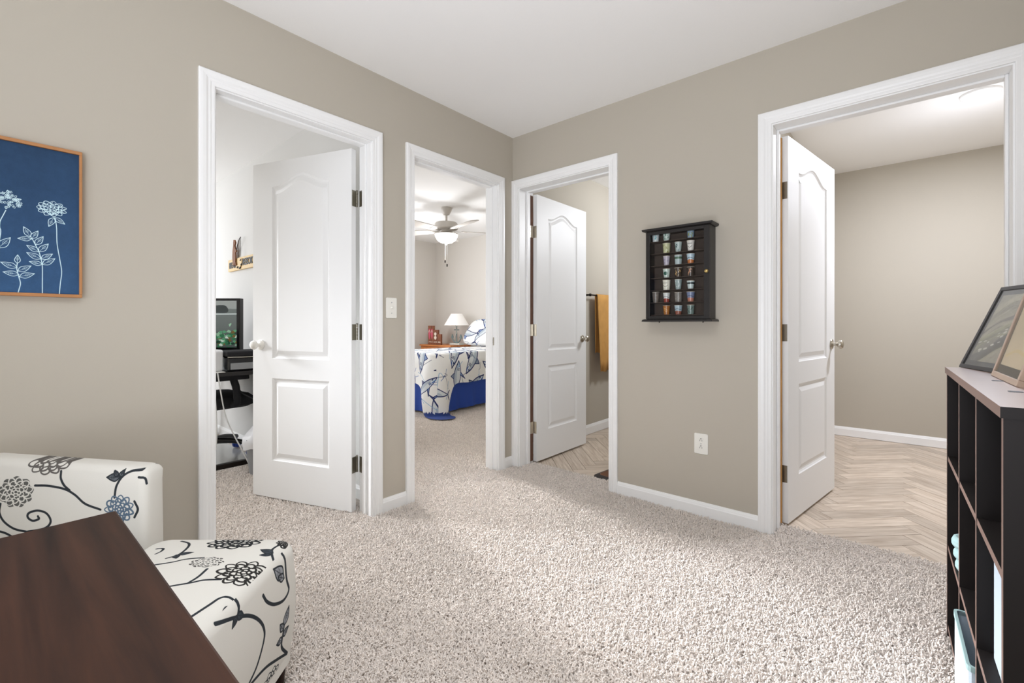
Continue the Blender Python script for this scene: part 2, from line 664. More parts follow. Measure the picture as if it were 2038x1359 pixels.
carpet_mat('carpet', srgb(205, 194, 185), srgb(227, 218, 210))
carpet_mat('carpet_fibre', srgb(220, 210, 201), srgb(241, 234, 227), bump=False)

# ------------------------------------------------------------------ room shell
H = 2.44           # ceiling of the main room
TL, TR_ = 0.115, 0.16   # thickness of the left and the right wall
HEAD = 2.051       # clear height of the openings
D1 = (-1.928, -1.190)
D2 = (-0.897, -0.170)
D3 = (0.066, 0.795)
D4 = (1.712, 2.522)
JB = 0.018


def box_obj(name, b, m, parent=None, **k):
    mb = MB()
    mb.box(*b)
    return mb.build(name, m, parent, **k)


# floors
mb = MB()
mb.box(-4.2, -5.0, -0.05, 2.72, TR_, 0.0)
mb.box(-4.2, TR_, -0.05, -0.215, 2.6, 0.0)
struct(mb.build('floor', 'carpet'))
struct(box_obj('floor.001', (-0.3, TR_ + .001, -0.06, 1.5, 2.4, -0.009), 'subfloor'))
struct(box_obj('floor.002', (1.5, TR_ + .001, -0.06, 3.5, 3.0, -0.009), 'subfloor'))
floor_bath = bpy.data.objects['floor.001']
floor_hall = bpy.data.objects['floor.002']

# walls with openings
rough_z = HEAD + JB
mb = MB()
ys = [-5.0, D1[0] - JB, D1[1] + JB, D2[0] - JB, D2[1] + JB, TR_]
for a, b in ((0, 1), (2, 3), (4, 5)):
    mb.box(-TL, ys[a], 0, 0, ys[b], H)
for a, b in ((1, 2), (3, 4)):
    mb.box(-TL, ys[a], rough_z, 0, ys[b], H)
struct(mb.build('wall_left', 'wall_paint'))
mb = MB()
xs = [0.0, D3[0] - JB, D3[1] + JB, D4[0] - JB, D4[1] + JB, 2.80]
for a, b in ((0, 1), (2, 3), (4, 5)):
    mb.box(xs[a], 0.0, 0, xs[b], TR_, H)
for a, b in ((1, 2), (3, 4)):
    mb.box(xs[a], 0.0, rough_z, xs[b], TR_, H)
struct(mb.build('wall_back', 'wall_paint'))
struct(box_obj('wall_right', (2.68, -5.0, 0, 2.80, 0, H), 'wall_paint'))
struct(box_obj('wall_front', (-0.1, -5.0, 0, 2.8, -4.88, H), 'wall_paint'))
struct(box_obj('ceiling', (-0.115, -5.0, H, 2.8, TR_, H + .08), 'ceiling_white'))
# office behind the first doorway
OY = -1.08
struct(box_obj('wall_office_right', (-4.2, OY, 0, -TL, OY + .115, 2.7), 'wall_white'))
struct(box_obj('wall_office_far', (-4.32, -5.0, 0, -4.2, OY + .115, 2.7), 'wall_white'))
struct(box_obj('wall_office_left', (-4.2, -4.2, 0, -TL, -4.08, 2.7), 'wall_white'))
struct(box_obj('ceiling.001', (-4.32, -4.2, H, -TL, OY + .06, H + .08), 'ceiling_white'))
# bedroom behind the second doorway
BX, BY = -3.86, 2.49
struct(box_obj('wall_bedroom_far', (BX - .12, OY + .115, 0, BX, BY + .12, H), 'wall_pale'))
struct(box_obj('wall_bedroom_back', (BX, BY, 0, -0.215, BY + .12, H), 'wall_pale'))
struct(box_obj('ceiling.002', (BX - .12, OY + .0601, H, -0.115, BY + .12, H + .08), 'ceiling_white'))
# bathroom behind the third doorway
struct(box_obj('wall_bath_left', (-0.215, TR_, 0, -0.10, 2.49, H + .05), 'wall_paint'))
struct(box_obj('wall_bath_back', (-0.10, 2.3, 0, 1.45, 2.42, H + .05), 'wall_paint'))
struct(box_obj('wall_bath_right', (1.45, TR_, 0, 1.56, 3.0, H + .12), 'wall_paint'))
struct(box_obj('ceiling.003', (-0.215, TR_, H + .02, 1.5, 2.42, H + .1), 'ceiling_white'))
# laundry passage behind the fourth doorway
HY, HZ = 2.77, 2.50
struct(box_obj('wall_passage_back', (1.5, HY, 0, 3.5, HY + .12, HZ + .05), 'wall_paint'))
struct(box_obj('wall_passage_right', (3.3, TR_, 0, 3.42, HY, HZ + .05), 'wall_paint'))
struct(box_obj('wall_passage_front', (2.8, 0.0, 0, 3.42, TR_, HZ + .05), 'wall_paint'))
struct(box_obj('ceiling.004', (1.5, TR_, HZ, 3.42, HY + .1, HZ + .08), 'ceiling_white'))

# herringbone planks on the two hard floors, each plank a piece of its floor
PL, PW, PT = 0.505, 0.101, 0.006
_r = MB()
g = .0011
_r.prism([(-PL / 2 + g, -PW / 2 + g), (PL / 2 - g, -PW / 2 + g), (PL / 2 - g, PW / 2 - g), (-PL / 2 + g, PW / 2 - g)], -0.009, -0.003)
plank0 = _r.build('plank', 'plank_wood', floor_hall, bevel=.0012)
_first = [True]


def lay(par, x0, y0, x1, y1, ox, oy):
    rot = PI / 4
    c, s = math.cos(rot), math.sin(rot)
    for m in range(-8, 9):
        for n in range(-60, 61):
            for kind in (0, 1):
                a0, b0 = n * PW + m * PL, n * PW - m * PL
                if kind == 0:
                    a, b, r = a0 + PL / 2, b0 + PW / 2, 0
                else:
                    a, b, r = a0 + PL + PW / 2, b0 + PW - PL / 2, PI / 2
                x, y = ox + a * c - b * s, oy + a * s + b * c
                hx = (PL + PW) / 2 * c
                if x + hx > x1 or x - hx < x0 or y - hx > y1 + .1 or y - hx < y0 - .45 or y + hx < y0:
                    continue
                if _first[0]:
                    o = plank0
                    _first[0] = False
                else:
                    o = plank0.copy()
                    COL.objects.link(o)
                o.parent = par
                o.location = (x, y, random.uniform(-.0003, .0003))
                o.rotation_euler = (0, 0, rot + r)


lay(floor_hall, 1.2, TR_, 3.3, HY, 1.915, 0.30)
lay(floor_bath, -0.70, TR_, 1.45, 2.2, 0.45, 0.30)


# baseboards
def baseboard(name, p, q, n, h=.083, t=.013, m='trim_white'):
    """board from p to q (x, y) standing proud of the wall along n."""
    prof = [(0, 0), (t, 0), (t, h * .74), (t * .78, h * .80), (t * .70, h * .86), (t * .42, h * .95), (t * .3, h), (0, h)]
    mb = MB()
    mb.loft([[Vector((a[0] + n[0] * d, a[1] + n[1] * d, z)) for d, z in prof] for a in (p, q)])
    return struct(mb.build(name, m, smooth=None))


CW, RV = 0.060, 0.006
baseboard('baseboard_left', (0, D1[1] + RV + CW), (0, D2[0] - RV - CW), (1, 0))
baseboard('baseboard_left.001', (0, D2[1] + RV + CW), (0, -.0005), (1, 0))
baseboard('baseboard_left.002', (0, -4.88), (0, D1[0] - RV - CW), (1, 0))
baseboard('baseboard_back', (D3[1] + RV + CW, 0), (D4[0] - RV - CW, 0), (0, -1))
baseboard('baseboard_right', (2.68, -4.88), (2.68, -0.02), (-1, 0))
baseboard('baseboard_office', (-4.2, OY), (-TL - .02, OY), (0, -1))
baseboard('baseboard_bedroom', (BX, BY), (-0.3, BY), (0, -1))
baseboard('baseboard_bedroom.001', (BX, -.9), (BX, BY - .02), (1, 0))
baseboard('baseboard_bath', (-0.10, TR_ + .12), (-0.10, 2.3), (1, 0), h=.09)
baseboard('baseboard_passage', (1.57, HY), (3.3, HY), (0, -1), h=.085)
baseboard('baseboard_passage.001', (1.56, TR_ + .1), (1.56, HY - .02), (1, 0), h=.085)


# ------------------------------------------------------------------ doorways
CASING = [(0, 0), (0, .0095), (.004, .0105), (.014, .0105), (.018, .0125), (.026, .0125), (.034, .0165), (.046, .018), (.056, .0172), (CW, .0145), (CW, 0)]


def casing(parent, c0, c1, top, frame, side, depth=0.0):
    """mitred colonial casing round three sides; frame(s, z, d) -> world point, s along the wall, d out of it."""
    a, b, t = c0 - RV, c1 + RV, top + RV
    rings = [[], [], [], []]
    for w, d in CASING:
        rings[0].append(Vector(frame(a - w, 0, d)))
        rings[1].append(Vector(frame(a - w, t + w, d)))
        rings[2].append(Vector(frame(b + w, t + w, d)))
        rings[3].append(Vector(frame(b + w, 0, d)))
    mb = MB()
    mb.loft(rings)
    return mb.build('casing', 'trim_white', parent)


def jamb(parent, c0, c1, top, frame, T, stop_at):
    """three jamb boards through the wall (thickness T) and the stop strip fixed on them."""
    for nm, s0, s1, z0, z1 in (('jamb_board', c0 - JB, c0, 0, top), ('jamb_board', c1, c1 + JB, 0, top), ('head_board', c0 - JB, c1 + JB, top, top + JB)):
        mb = MB()
        P = [frame(s, z, d) for s in (s0, s1) for z in (z0, z1) for d in (0, -T)]
        lo = [min(p[i] for p in P) for i in range(3)]
        hi = [max(p[i] for p in P) for i in range(3)]
        mb.box(*lo, *hi)
        mb.build(nm, 'trim_white', parent, bevel=.0015)
    for s0, s1, z0, z1 in ((c0, c0 + .011, 0, top), (c1 - .011, c1, 0, top), (c0 + .011, c1 - .011, top - .011, top)):
        mb = MB()
        P = [frame(s, z, d) for s in (s0, s1) for z in (z0, z1) for d in (-stop_at, -stop_at - .034)]
        lo = [min(p[i] for p in P) for i in range(3)]
        hi = [max(p[i] for p in P) for i in range(3)]
        mb.box(*lo, *hi)
        mb.build('door_stop', 'trim_white', parent, bevel=.003)


frame_L = lambda s, z, d: (d, s, z)
frame_R = lambda s, z, d: (s, -d, z)


def door_unit(name, c, frame, T, label):
    e = struct(empty(name, frame((c[0] + c[1]) / 2, 0, 0)))
    e['label'] = label
    inv = Matrix.Translation(-e.location)

    def fr(s, z, d):
        return inv @ Vector(frame(s, z, d))
    casing(e, c[0], c[1], HEAD, fr, 1)
    jamb(e, c[0], c[1], HEAD, fr, T, T - .075 if T < .13 else T - .08)
    return e, inv


def panel_outline(x0, x1, z0, z1, rise=0.0, n=18):
    pts = [(x0, z0), (x1, z0)]
    if rise <= 0:
        return pts + [(x1, z1), (x0, z1)]
    w = x1 - x0
    for k in range(n + 1):
        t = k / n
        x = x1 - w * t
        u = min(1, max(0, (abs(t - .5) * 2)))
        s = max(0.0, 1 - u / .86)
        s = s * s * (3 - 2 * s)
        pts.append((x, z1 + rise * s ** .9))
    return pts


def inset(pts, d):
    P = [Vector(p) for p in pts]
    n = len(P)
    out = []
    for i in range(n):
        a, b, c = P[i - 1], P[i], P[(i + 1) % n]
        d1 = (b - a).normalized()
        d2 = (c - b).normalized()
        n1 = Vector((-d1.y, d1.x))
        n2 = Vector((-d2.y, d2.x))
        m = n1 + n2
        k = m.length_squared
        m = m * (2 / k) if k > 1e-6 else n1
        out.append(b + m * d)
    return out


def leaf_mesh(w, h, t):
    """two-panel moulded leaf, arched upper panel; x 0..w, z 0..h, y 0..t, both faces moulded."""
    bm = bmesh.new()
    stile = .158 if w > .72 else .145
    outs = [panel_outline(stile, w - stile, .225, .718), panel_outline(stile, w - stile, .838, 1.868, .062)]
    for side in (0, 1):
        y0 = t if side else 0.0
        sg = -1 if side else 1
        rect = [(0, 0), (w, 0), (w, h), (0, h)]
        edges = []
        loops = []
        for o in [rect] + outs:
            vs = [bm.verts.new((p[0], y0, p[1])) for p in o]
            loops.append(vs)
            edges += [bm.edges.new((vs[i], vs[(i + 1) % len(vs)])) for i in range(len(vs))]
        bmesh.ops.triangle_fill(bm, use_beauty=True, edges=edges)
        for o, vs in zip(outs, loops[1:]):
            prev = vs
            for d, dep in ((.004, .0045), (.013, .0085), (.022, .0085), (.046, .0022)):
                cur = [bm.verts.new((p[0], y0 + sg * dep, p[1])) for p in inset(o, d)]
                for i in range(len(cur)):
                    j = (i + 1) % len(cur)
                    bm.faces.new((prev[i], prev[j], cur[j], cur[i]))
                prev = cur
            bm.faces.new(prev)
        if side == 0:
            R0 = loops[0]
        else:
            R1 = loops[0]
    for i in range(4):
        j = (i + 1) % 4
        bm.faces.new((R0[i], R0[j], R1[j], R1[i]))
    mb = MB()
    mb.bm.free()
    mb.bm = bm
    return mb


def knob_profile(s):
    return [(.0, 0), (.031, 0), (.032, .003), (.029, .007), (.014, .010), (.0105, .014), (.0105, .028), (.014, .033), (.024, .039), (.0275, .047), (.0265, .055), (.021, .061), (.010, .064), (0.0005, .0645)]


def door_leaf(unit, inv, pin, ang, w, sign, metal, knobm, h=2.018, edge_raw=False):
    e = empty('leaf')
    e.parent = unit
    e.location = inv @ Vector((pin[0], pin[1], 0.014))
    e.rotation_euler = (0, 0, ang)
    bpy.data.objects.remove(e)
    t = .035
    y0 = .005 if sign > 0 else -.005 - t
    mb = leaf_mesh(w, h, t)
    for v in mb.bm.verts:
        v.co.x += .004
        v.co.y += y0
    o = mb.build('leaf', 'door_white', unit)
    o.location = inv @ Vector((pin[0], pin[1], 0.014))
    o.rotation_euler = (0, 0, ang)
    for sd, yy in ((1, y0 + t), (-1, y0)):
        k = MB()
        pr = [(r, hh * sd) for r, hh in knob_profile(1)]
        k.lathe(pr, (w - .062, yy, .918), 'y', 22)
        k.build('knob', knobm, o, smooth=40)
    k = MB()
    k.box(w + .0035, y0 + .006, .888, w + .0052, y0 + t - .006, .948)
    k.build('latch_plate', metal, o)
    for zc in (.257, .998, 1.745):
        k = MB()
        # leaf plate on the door's hinge edge, knuckle barrel at the pin, plate on the jamb side
        k.box(.0018, y0 + .001 if sign > 0 else y0 + .004, zc - .0445, .0042, y0 + t - .004 if sign > 0 else y0 + t - .001, zc + .0445)
        for q in range(5):
            z0 = zc - .0445 + q * .0178
            k.lathe([(.0058, z0 + .0006), (.0058, z0 + .0172)], (0, 0, 0), 'z', 12)
        k.lathe([(.0042, zc + .0445), (.0065, zc + .046), (.0045, zc + .050)], (0, 0, 0), 'z', 10)
        for sx in (.011, .026):
            for sz in (-.031, .0, .031):
                yy = y0 + (sx if sign > 0 else t - sx)
                k.lathe([(.0032, -.0004), (.0032, .0006)], (.0016, yy, zc + sz + (.008 if sx > .02 else 0)), 'x', 8)
        k.build('hinge', metal, o, smooth=40)
    if edge_raw:
        k = MB()
        k.box(.0035, y0 + .003, .02, .0039, y0 + t - .003, h - .02)
    return o


def jamb_hinges(unit, inv, frame, s, sgn, T, metal):
    """the hinge plates let into the jamb."""
    for zc in (.271, 1.012, 1.759):
        k = MB()
        P = [Vector(frame(s + sgn * q, z, -T + d)) for q in (-.0005, .0016) for z in (zc - .0445, zc + .0445) for d in (.002, .034)]
        P = [inv @ p for p in P]
        k.box(*[min(p[i] for p in P) for i in range(3)], *[max(p[i] for p in P) for i in range(3)])
        k.build('hinge_plate', metal, unit)


d1, inv1 = door_unit('door_1', D1, frame_L, TL, 'white panelled door standing open into the office, leftmost doorway')
door_leaf(d1, inv1, (-.126, -1.199), math.radians(-160.6), .752, 1, 'hinge_bronze', 'knob_white')
jamb_hinges(d1, inv1, frame_L, D1[1], -1, TL, 'hinge_bronze')
d2, inv2 = door_unit('door_2', D2, frame_L, TL, 'open white doorway to the bedroom with the blue skirted bed')
k = MB()
k.box(-.062, D2[1] - .0015, .905, -.03, D2[1] + .0005, .963)
for v in k.bm.verts:
    v.co = inv2 @ v.co
k.build('strike_plate', 'nickel', d2, bevel=.001)
k = MB()
k.box(-.052, D2[1] - .0022, .921, -.04, D2[1] - .0012, .947)
for v in k.bm.verts:
    v.co = inv2 @ v.co
k.build('strike_hole', 'slot_dark', d2)
d3, inv3 = door_unit('door_3', D3, frame_R, TR_, 'white panelled door standing open into the bathroom with the mustard towel')
door_leaf(d3, inv3, (.057, TR_ + .006), math.radians(90.4), .712, -1, 'nickel', 'nickel', h=2.028)
jamb_hinges(d3, inv3, frame_R, D3[0], 1, TR_, 'nickel')
d4, inv4 = door_unit('door_4', D4, frame_R, TR_, 'white panelled door standing open into the passage with a ceiling light')
door_leaf(d4, inv4, (1.708, TR_ + .014), math.radians(81.2), .806, -1, 'hinge_bronze', 'nickel', h=2.028)
for un_, iv_, c_, m_ in ((d4, inv4, D4, 'gap_orange'), (d3, inv3, D3, 'mat_brown')):
    mb = MB()
    if m_ == 'gap_orange':
        mb.box(c_[0] - .001, .144, .02, c_[0] + .011, .160, 2.03)  # added strip in place of the orange glimpsed behind the door
    else:
        mb.box(c_[0] - .0005, .118, .02, c_[0] + .001, TR_ - .001, 2.03)  # dark brown strip painted where the hinge gap shows only shade
    for v in mb.bm.verts:
        v.co = iv_ @ v.co
    mb.build('gap_strip', m_, un_)
jamb_hinges(d4, inv4, frame_R, D4[0], 1, TR_, 'hinge_bronze')

# ------------------------------------------------------------------ wall plates
t = thing('light_switch', 'white wall switch plate between the two left doorways', 'light switch', (0, -1.06, 1.149))
mb = MB()
mb.prism(rounded(-.035, -.058, .035, .058, .006), 0, .005, axis='x')
mb.build('cover_plate', 'plastic_white', t, bevel=.002)
mb = MB()
mb.box(.005, -.005, -.012, .0065, .005, .012)
mb.build('switch_collar', 'plastic_white', t)
mb = MB()
mb.box(.0055, -.0035, -.002, .016, .0035, .006)
mb.build('toggle', 'plastic_white', t, bevel=.001)
for z in (-.03, .03):
    mb = MB()
    mb.lathe([(.003, .005), (.003, .006)], (0, 0, z), 'x', 8)
    mb.build('screw', 'grey_plastic', t)

t = thing('electrical_outlet', 'white double wall outlet above the baseboard below the black display case', 'outlet', (1.363, 0, .401))
mb = MB()
mb.prism(rounded(-.0365, -.056, .0365, .056, .006), -.005, 0, axis='y')
mb.build('cover_plate', 'plastic_white', t, bevel=.002)
for zc in (-.0195, .0195):
    mb = MB()
    mb.prism([(.0165 * math.cos(a) if abs(math.cos(a)) < .95 else .0165 * math.copysign(.95, math.cos(a)), zc + .0145 * max(-.9, min(.9, math.sin(a) * 1.1))) for a in np.linspace(0, 2 * PI, 24, endpoint=False)], -.0065, -.004, axis='y')
    s = mb.build('socket', 'plastic_white', t)
    mb = MB()
    mb.box(-.0065, -.0072, zc - .005, -.0045, -.0064, zc + .0035)
    mb.box(.0045, -.0072, zc - .005, .0065, -.0064, zc + .0025)
    mb.lathe([(.0028, -.0072), (.0028, -.0064)], (0, 0, zc + .0085), 'y', 10)
    mb.build('slot', 'slot_dark', s)
mb = MB()
mb.lathe([(.0028, -.0062), (.0028, -.005)], (0, 0, 0), 'y', 8)
mb.build('screw', 'grey_plastic', t)

# ------------------------------------------------------------------ framed blue flower picture
PB, PWH = srgb(42, 72, 106), srgb(206, 232, 238)
cv = Canvas(-2.745, 1.160, -2.352, 1.646, 1500, PB)
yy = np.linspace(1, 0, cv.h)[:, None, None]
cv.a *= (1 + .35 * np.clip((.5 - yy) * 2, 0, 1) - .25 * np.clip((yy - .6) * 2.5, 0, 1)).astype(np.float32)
cv.blotch(.16, 9)
cv.blotch(.14, 40)
cv.blotch(.1, 150)
PIC = dict(
    stem_a=[(-2.41, 1.414), (-2.407, 1.381), (-2.406, 1.331), (-2.4, 1.282), (-2.395, 1.237), (-2.398, 1.196), (-2.401, 1.155)],
    stem_b=[(-2.464, 1.338), (-2.456, 1.317), (-2.449, 1.298), (-2.444, 1.274), (-2.441, 1.247), (-2.441, 1.193), (-2.441, 1.154)],
    stem_c=[(-2.498, 1.254), (-2.499, 1.237), (-2.495, 1.213), (-2.491, 1.19), (-2.494, 1.17), (-2.497, 1.155)],
    stem_d=[(-2.523, 1.422), (-2.529, 1.404), (-2.535, 1.385), (-2.536, 1.366), (-2.534, 1.349), (-2.54, 1.28), (-2.54, 1.155)])
for s in PIC.values():
    cv.stroke(s, .0021, PWH)
for a, b in [[(-2.469, 1.345), (-2.484, 1.376)], [(-2.466, 1.338), (-2.497, 1.336)], [(-2.466, 1.339), (-2.451, 1.367)], [(-2.457, 1.32), (-2.439, 1.35)],
             [(-2.449, 1.298), (-2.477, 1.316)], [(-2.449, 1.298), (-2.427, 1.327)], [(-2.444, 1.274), (-2.477, 1.292)], [(-2.444, 1.274), (-2.417, 1.294)],
             [(-2.441, 1.256), (-2.471, 1.263)], [(-2.441, 1.256), (-2.411, 1.279)],
             [(-2.498, 1.254), (-2.497, 1.282)], [(-2.498, 1.24), (-2.534, 1.255)], [(-2.497, 1.229), (-2.467, 1.249)], [(-2.494, 1.218), (-2.529, 1.224)], [(-2.494, 1.211), (-2.459, 1.224)],
             [(-2.414, 1.418), (-2.426, 1.386)], [(-2.412, 1.418), (-2.387, 1.4)], [(-2.539, 1.299), (-2.513, 1.336)]]:
    leaf(cv, a, b, PWH, .0016, fat=.24)
peony(cv, (-2.419, 1.447), .036, .026, PWH, .0015, seed=3)
for q in range(7):
    a = -.4 + q * .64
    cv.stroke([(-2.419, 1.425), (-2.419 + .02 * math.cos(a * 1.2), 1.44), (-2.419 + .033 * math.cos(a), 1.447 + .022 * math.sin(a))], .0014, PWH)
R = random.Random(4)
for q in range(70):
    a, r = R.uniform(0, 2 * PI), R.uniform(.0, 1) ** .6
    x, y = -2.519 + .03 * r * math.cos(a), 1.457 + .024 * r * math.sin(a)
    leaf(cv, (x, y), (x + .007 * math.cos(a), y + .007 * math.sin(a)), PWH, .0011, fat=.4, vein=False)
for cx, cy, r in ((-2.63, 1.40, .04), (-2.69, 1.50, .032)):
    peony(cv, (cx, cy), r, r * .8, PWH, .0015, seed=int(r * 999))
    cv.stroke([(cx, cy - r * .7), (cx - .006, cy - .12), (cx + .004, 1.158)], .002, PWH)
    for k in range(4):
        z = 1.2 + k * .035
        leaf(cv, (cx, z), (cx - .04, z + .014), PWH, .0015)
        leaf(cv, (cx, z + .01), (cx + .038, z + .03), PWH, .0015)
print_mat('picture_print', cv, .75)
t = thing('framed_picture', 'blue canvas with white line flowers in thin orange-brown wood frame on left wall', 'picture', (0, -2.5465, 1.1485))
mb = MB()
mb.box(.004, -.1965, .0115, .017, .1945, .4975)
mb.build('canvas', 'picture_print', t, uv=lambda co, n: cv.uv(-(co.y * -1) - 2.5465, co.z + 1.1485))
for b in ((.001, -.2045, 0, .024, .2025, .011), (.001, -.2045, .498, .024, .2025, .509), (.001, .1945, .011, .024, .2025, .498), (.001, -.2045, .011, .024, -.1965, .498)):
    mb = MB()
    mb.box(*b)
    mb.build('frame_strip', 'wood_oak_frame', t, bevel=.0015)

# ------------------------------------------------------------------ dark walnut table
t = thing('console_table', 'dark walnut brown table top in the near left corner', 'table', (1.189, -2.424, 0))
mb = MB()
mb.box(0, -1.15, .712, .80, 0, .74)
mb.build('tabletop', 'walnut', t, bevel=.003)
mb = MB()
mb.box(-.012, -1.1, .66, .0, -.115, .735)
mb.build('side_rail', 'black_wood', t, bevel=.002)
mb = MB()
mb.box(.05, -1.1, .64, .07, -.06, .712)
mb.box(.73, -1.1, .64, .75, -.06, .712)
mb.box(.05, -.08, .64, .75, -.06, .712)
mb.box(.05, -1.1, .64, .75, -1.08, .712)
mb.build('apron', 'walnut', t)
for x in (.04, .71):
    for y in (-1.11, -.10):
        mb = MB()
        mb.prism([(x, y), (x + .05, y), (x + .05, y + .05), (x, y + .05)], 0, .712)
        mb.build('leg', 'walnut', t, bevel=.003)

# ------------------------------------------------------------------ armless floral chair and matching ottoman
DK, GR = srgb(46, 50, 54), srgb(112, 112, 106)
RT = Vector((math.cos(YAW), math.sin(YAW), 0))
FW = Vector((-math.sin(YAW), math.cos(YAW), 0))
ORG = Vector((CX, CY, 0))
LINE = .0066


def seat_shape(x0, x1, y0, y1, z0, z1, r, top_r, crown=.012, nz=6, ncor=8, puff=.008):
    """upholstered block: rounded corners in plan, rolled top edge, crowned top, sides slightly puffed; local axes."""
    rings = []
    H_ = z1 - z0

    def ring(ins, z, bulge=0):
        return [Vector((p[0], p[1], z)) for p in rounded(x0 + ins - bulge, y0 + ins - bulge, x1 - ins + bulge, y1 - ins + bulge, max(r - ins * .6, .01), ncor)]
    for k in range(nz + 1):
        u = k / nz
        rings.append(ring(.006 * (1 - u), z0 + (H_ - top_r) * u, puff * math.sin(PI * u)))
    for k in range(1, 7):
        a = PI / 2 * k / 6
        rings.append(ring(top_r * (1 - math.cos(a)), z1 - top_r + top_r * math.sin(a)))
    base = rings[-1]
    c = Vector(((x0 + x1) / 2, (y0 + y1) / 2, 0))
    for s in (.8, .55, .3, .1):
        rings.append([Vector((c.x + (p.x - c.x) * s, c.y + (p.y - c.y) * s, z1 + crown * (1 - s ** 2))) for p in base])
    mb = MB()
    mb.loft(rings)
    return mb


# prints: one sheet for the back (x across, y up), one for the ottoman top (x across, y depth), one for its right side (x depth, y up)
cb = Canvas(-1.66, .05, -1.02, .72, 1400, FAB)
for s in [[(-1.405, 0.581), (-1.366, 0.58), (-1.319, 0.571), (-1.287, 0.554), (-1.256, 0.528), (-1.211, 0.511)], [(-1.333, 0.622), (-1.332, 0.601), (-1.321, 0.583), (-1.303, 0.567)],
          [(-1.101, 0.623), (-1.13, 0.62), (-1.153, 0.604), (-1.166, 0.577), (-1.17, 0.546)], [(-1.505, 0.528), (-1.508, 0.501), (-1.495, 0.475), (-1.466, 0.454), (-1.429, 0.445)],
          [(-1.429, 0.445), (-1.377, 0.455), (-1.358, 0.475), (-1.369, 0.499), (-1.395, 0.508), (-1.421, 0.501), (-1.425, 0.488), (-1.411, 0.478), (-1.393, 0.483), (-1.395, 0.491)],
          [(-1.103, 0.604), (-1.085, 0.599), (-1.08, 0.583)], [(-1.111, 0.535), (-1.101, 0.512), (-1.111, 0.488)], [(-1.54, 0.45), (-1.518, 0.448), (-1.492, 0.441), (-1.468, 0.428)],
          [(-1.6, .60), (-1.56, .56), (-1.53, .54)], [(-1.4, .3), (-1.3, .34), (-1.2, .3), (-1.15, .22)], [(-1.55, .2), (-1.5, .3), (-1.4, .3)]]:
    cb.stroke(s, LINE, DK)
for a, b in (((-1.158, .604), (-1.197, .604)), ((-1.158, .604), (-1.15, .625)), ((-1.165, .606), (-1.178, .622))):
    leaf(cb, a, b, DK, .004, fat=.3, fillc=(.12, .13, .14))
peony(cb, (-1.461, .562), .050, .043, srgb(92, 92, 88), .0030, 'fill', 1)
peony(cb, (-1.374, .652), .064, .040, srgb(96, 92, 88), .0042, 'line', 2)
peony(cb, (-1.156, .512), .042, .042, srgb(86, 104, 122), .0042, 'line', 5)
peony(cb, (-1.3, .36), .055, .05, DK, .004, 'line', 6)
print_mat('chair_back_print', cb, .9, .25, .15)
ct = Canvas(-1.08, .80, -.58, 1.40, 1400, FAB)
for s in [[(-0.957, 1.318), (-0.925, 1.302), (-0.905, 1.271), (-0.895, 1.223), (-0.911, 1.2)], [(-0.96, 1.16), (-0.891, 1.173), (-0.856, 1.195), (-0.816, 1.204)], [(-0.769, 1.148), (-0.767, 1.113), (-0.772, 1.086)],
          [(-0.711, 1.111), (-0.746, 1.101), (-0.772, 1.084), (-.84, 1.05)], [(-0.988, 1.266), (-0.968, 1.263), (-0.96, 1.246), (-0.964, 1.232)],
          [(-0.664, 1.302), (-0.668, 1.266), (-0.638, 1.227), (-0.59, 1.213)], [(-0.609, 1.261), (-0.631, 1.266), (-0.626, 1.246), (-0.605, 1.243)],
          [(-0.63, 1.116), (-0.583, 1.109), (-0.568, 1.105)], [(-0.624, 1.113), (-0.594, 1.09), (-0.574, 1.065)],
          [(-0.69, .96), (-0.677, 1.018), (-0.669, 1.047), (-0.645, 1.056), (-0.62, 1.044), (-0.592, 1.014)], [(-0.628, 0.995), (-0.642, 1.014), (-0.644, 1.031), (-0.63, 1.031), (-0.627, 1.019)]]:
    ct.stroke(s, LINE, DK)
for a, b in [[(-0.66, 1.246), (-0.684, 1.236)], [(-0.66, 1.256), (-0.696, 1.262)], [(-0.895, 1.223), (-0.866, 1.237)], [(-.9, 1.22), (-.885, 1.2)], [(-0.589, 1.008), (-0.578, 1.024)], [(-0.589, 1.002), (-0.601, 0.985)]]:
    leaf(ct, a, b, DK, .004, fat=.3, fillc=(.05, .06, .07))
peony(ct, (-.796, 1.310), .074, .052, srgb(34, 36, 38), .0065, 'line', 11)
peony(ct, (-.791, 1.180), .040, .026, srgb(84, 82, 78), .0028, 'fill', 12)
peony(ct, (-.678, 1.150), .062, .052, srgb(44, 42, 40), .0046, 'line', 13)
peony(ct, (-.652, 1.318), .026, .026, srgb(44, 44, 44), .004, 'line', 14)
print_mat('ottoman_top_print', ct, .9, .25, .15)
cs = Canvas(.78, .04, 1.42, .46, 1400, FAB)
for s in [[(1.274, 0.42), (1.274, 0.347), (1.284, 0.308), (1.255, 0.296), (1.208, 0.313), (1.173, 0.341), (1.157, 0.367)], [(0.983, 0.409), (1.039, 0.386), (1.095, 0.355), (1.137, 0.315), (1.157, 0.275), (1.149, 0.244), (1.125, 0.21), (1.091, 0.19)],
          [(1.262, 0.235), (1.253, 0.192), (1.255, 0.165), (1.294, 0.121)], [(1.294, 0.121), (1.226, 0.151), (1.165, 0.174), (1.08, 0.187)]]:
    cs.stroke(s, .0085, DK)
for a, b in [[(1.26, 0.36), (1.215, 0.402)], [(1.262, 0.352), (1.232, 0.372)], [(1.258, 0.222), (1.284, 0.262)], [(1.255, 0.196), (1.286, 0.204)], [(1.253, 0.190), (1.222, 0.196)], [(1.256, 0.213), (1.236, 0.24)]]:
    leaf(cs, a, b, DK, .0045, fat=.3, fillc=(.3, .31, .33))
cs.stroke([(1.052, .44), (1.060, .42), (1.058, .395), (1.046, .375)], .0085, DK)
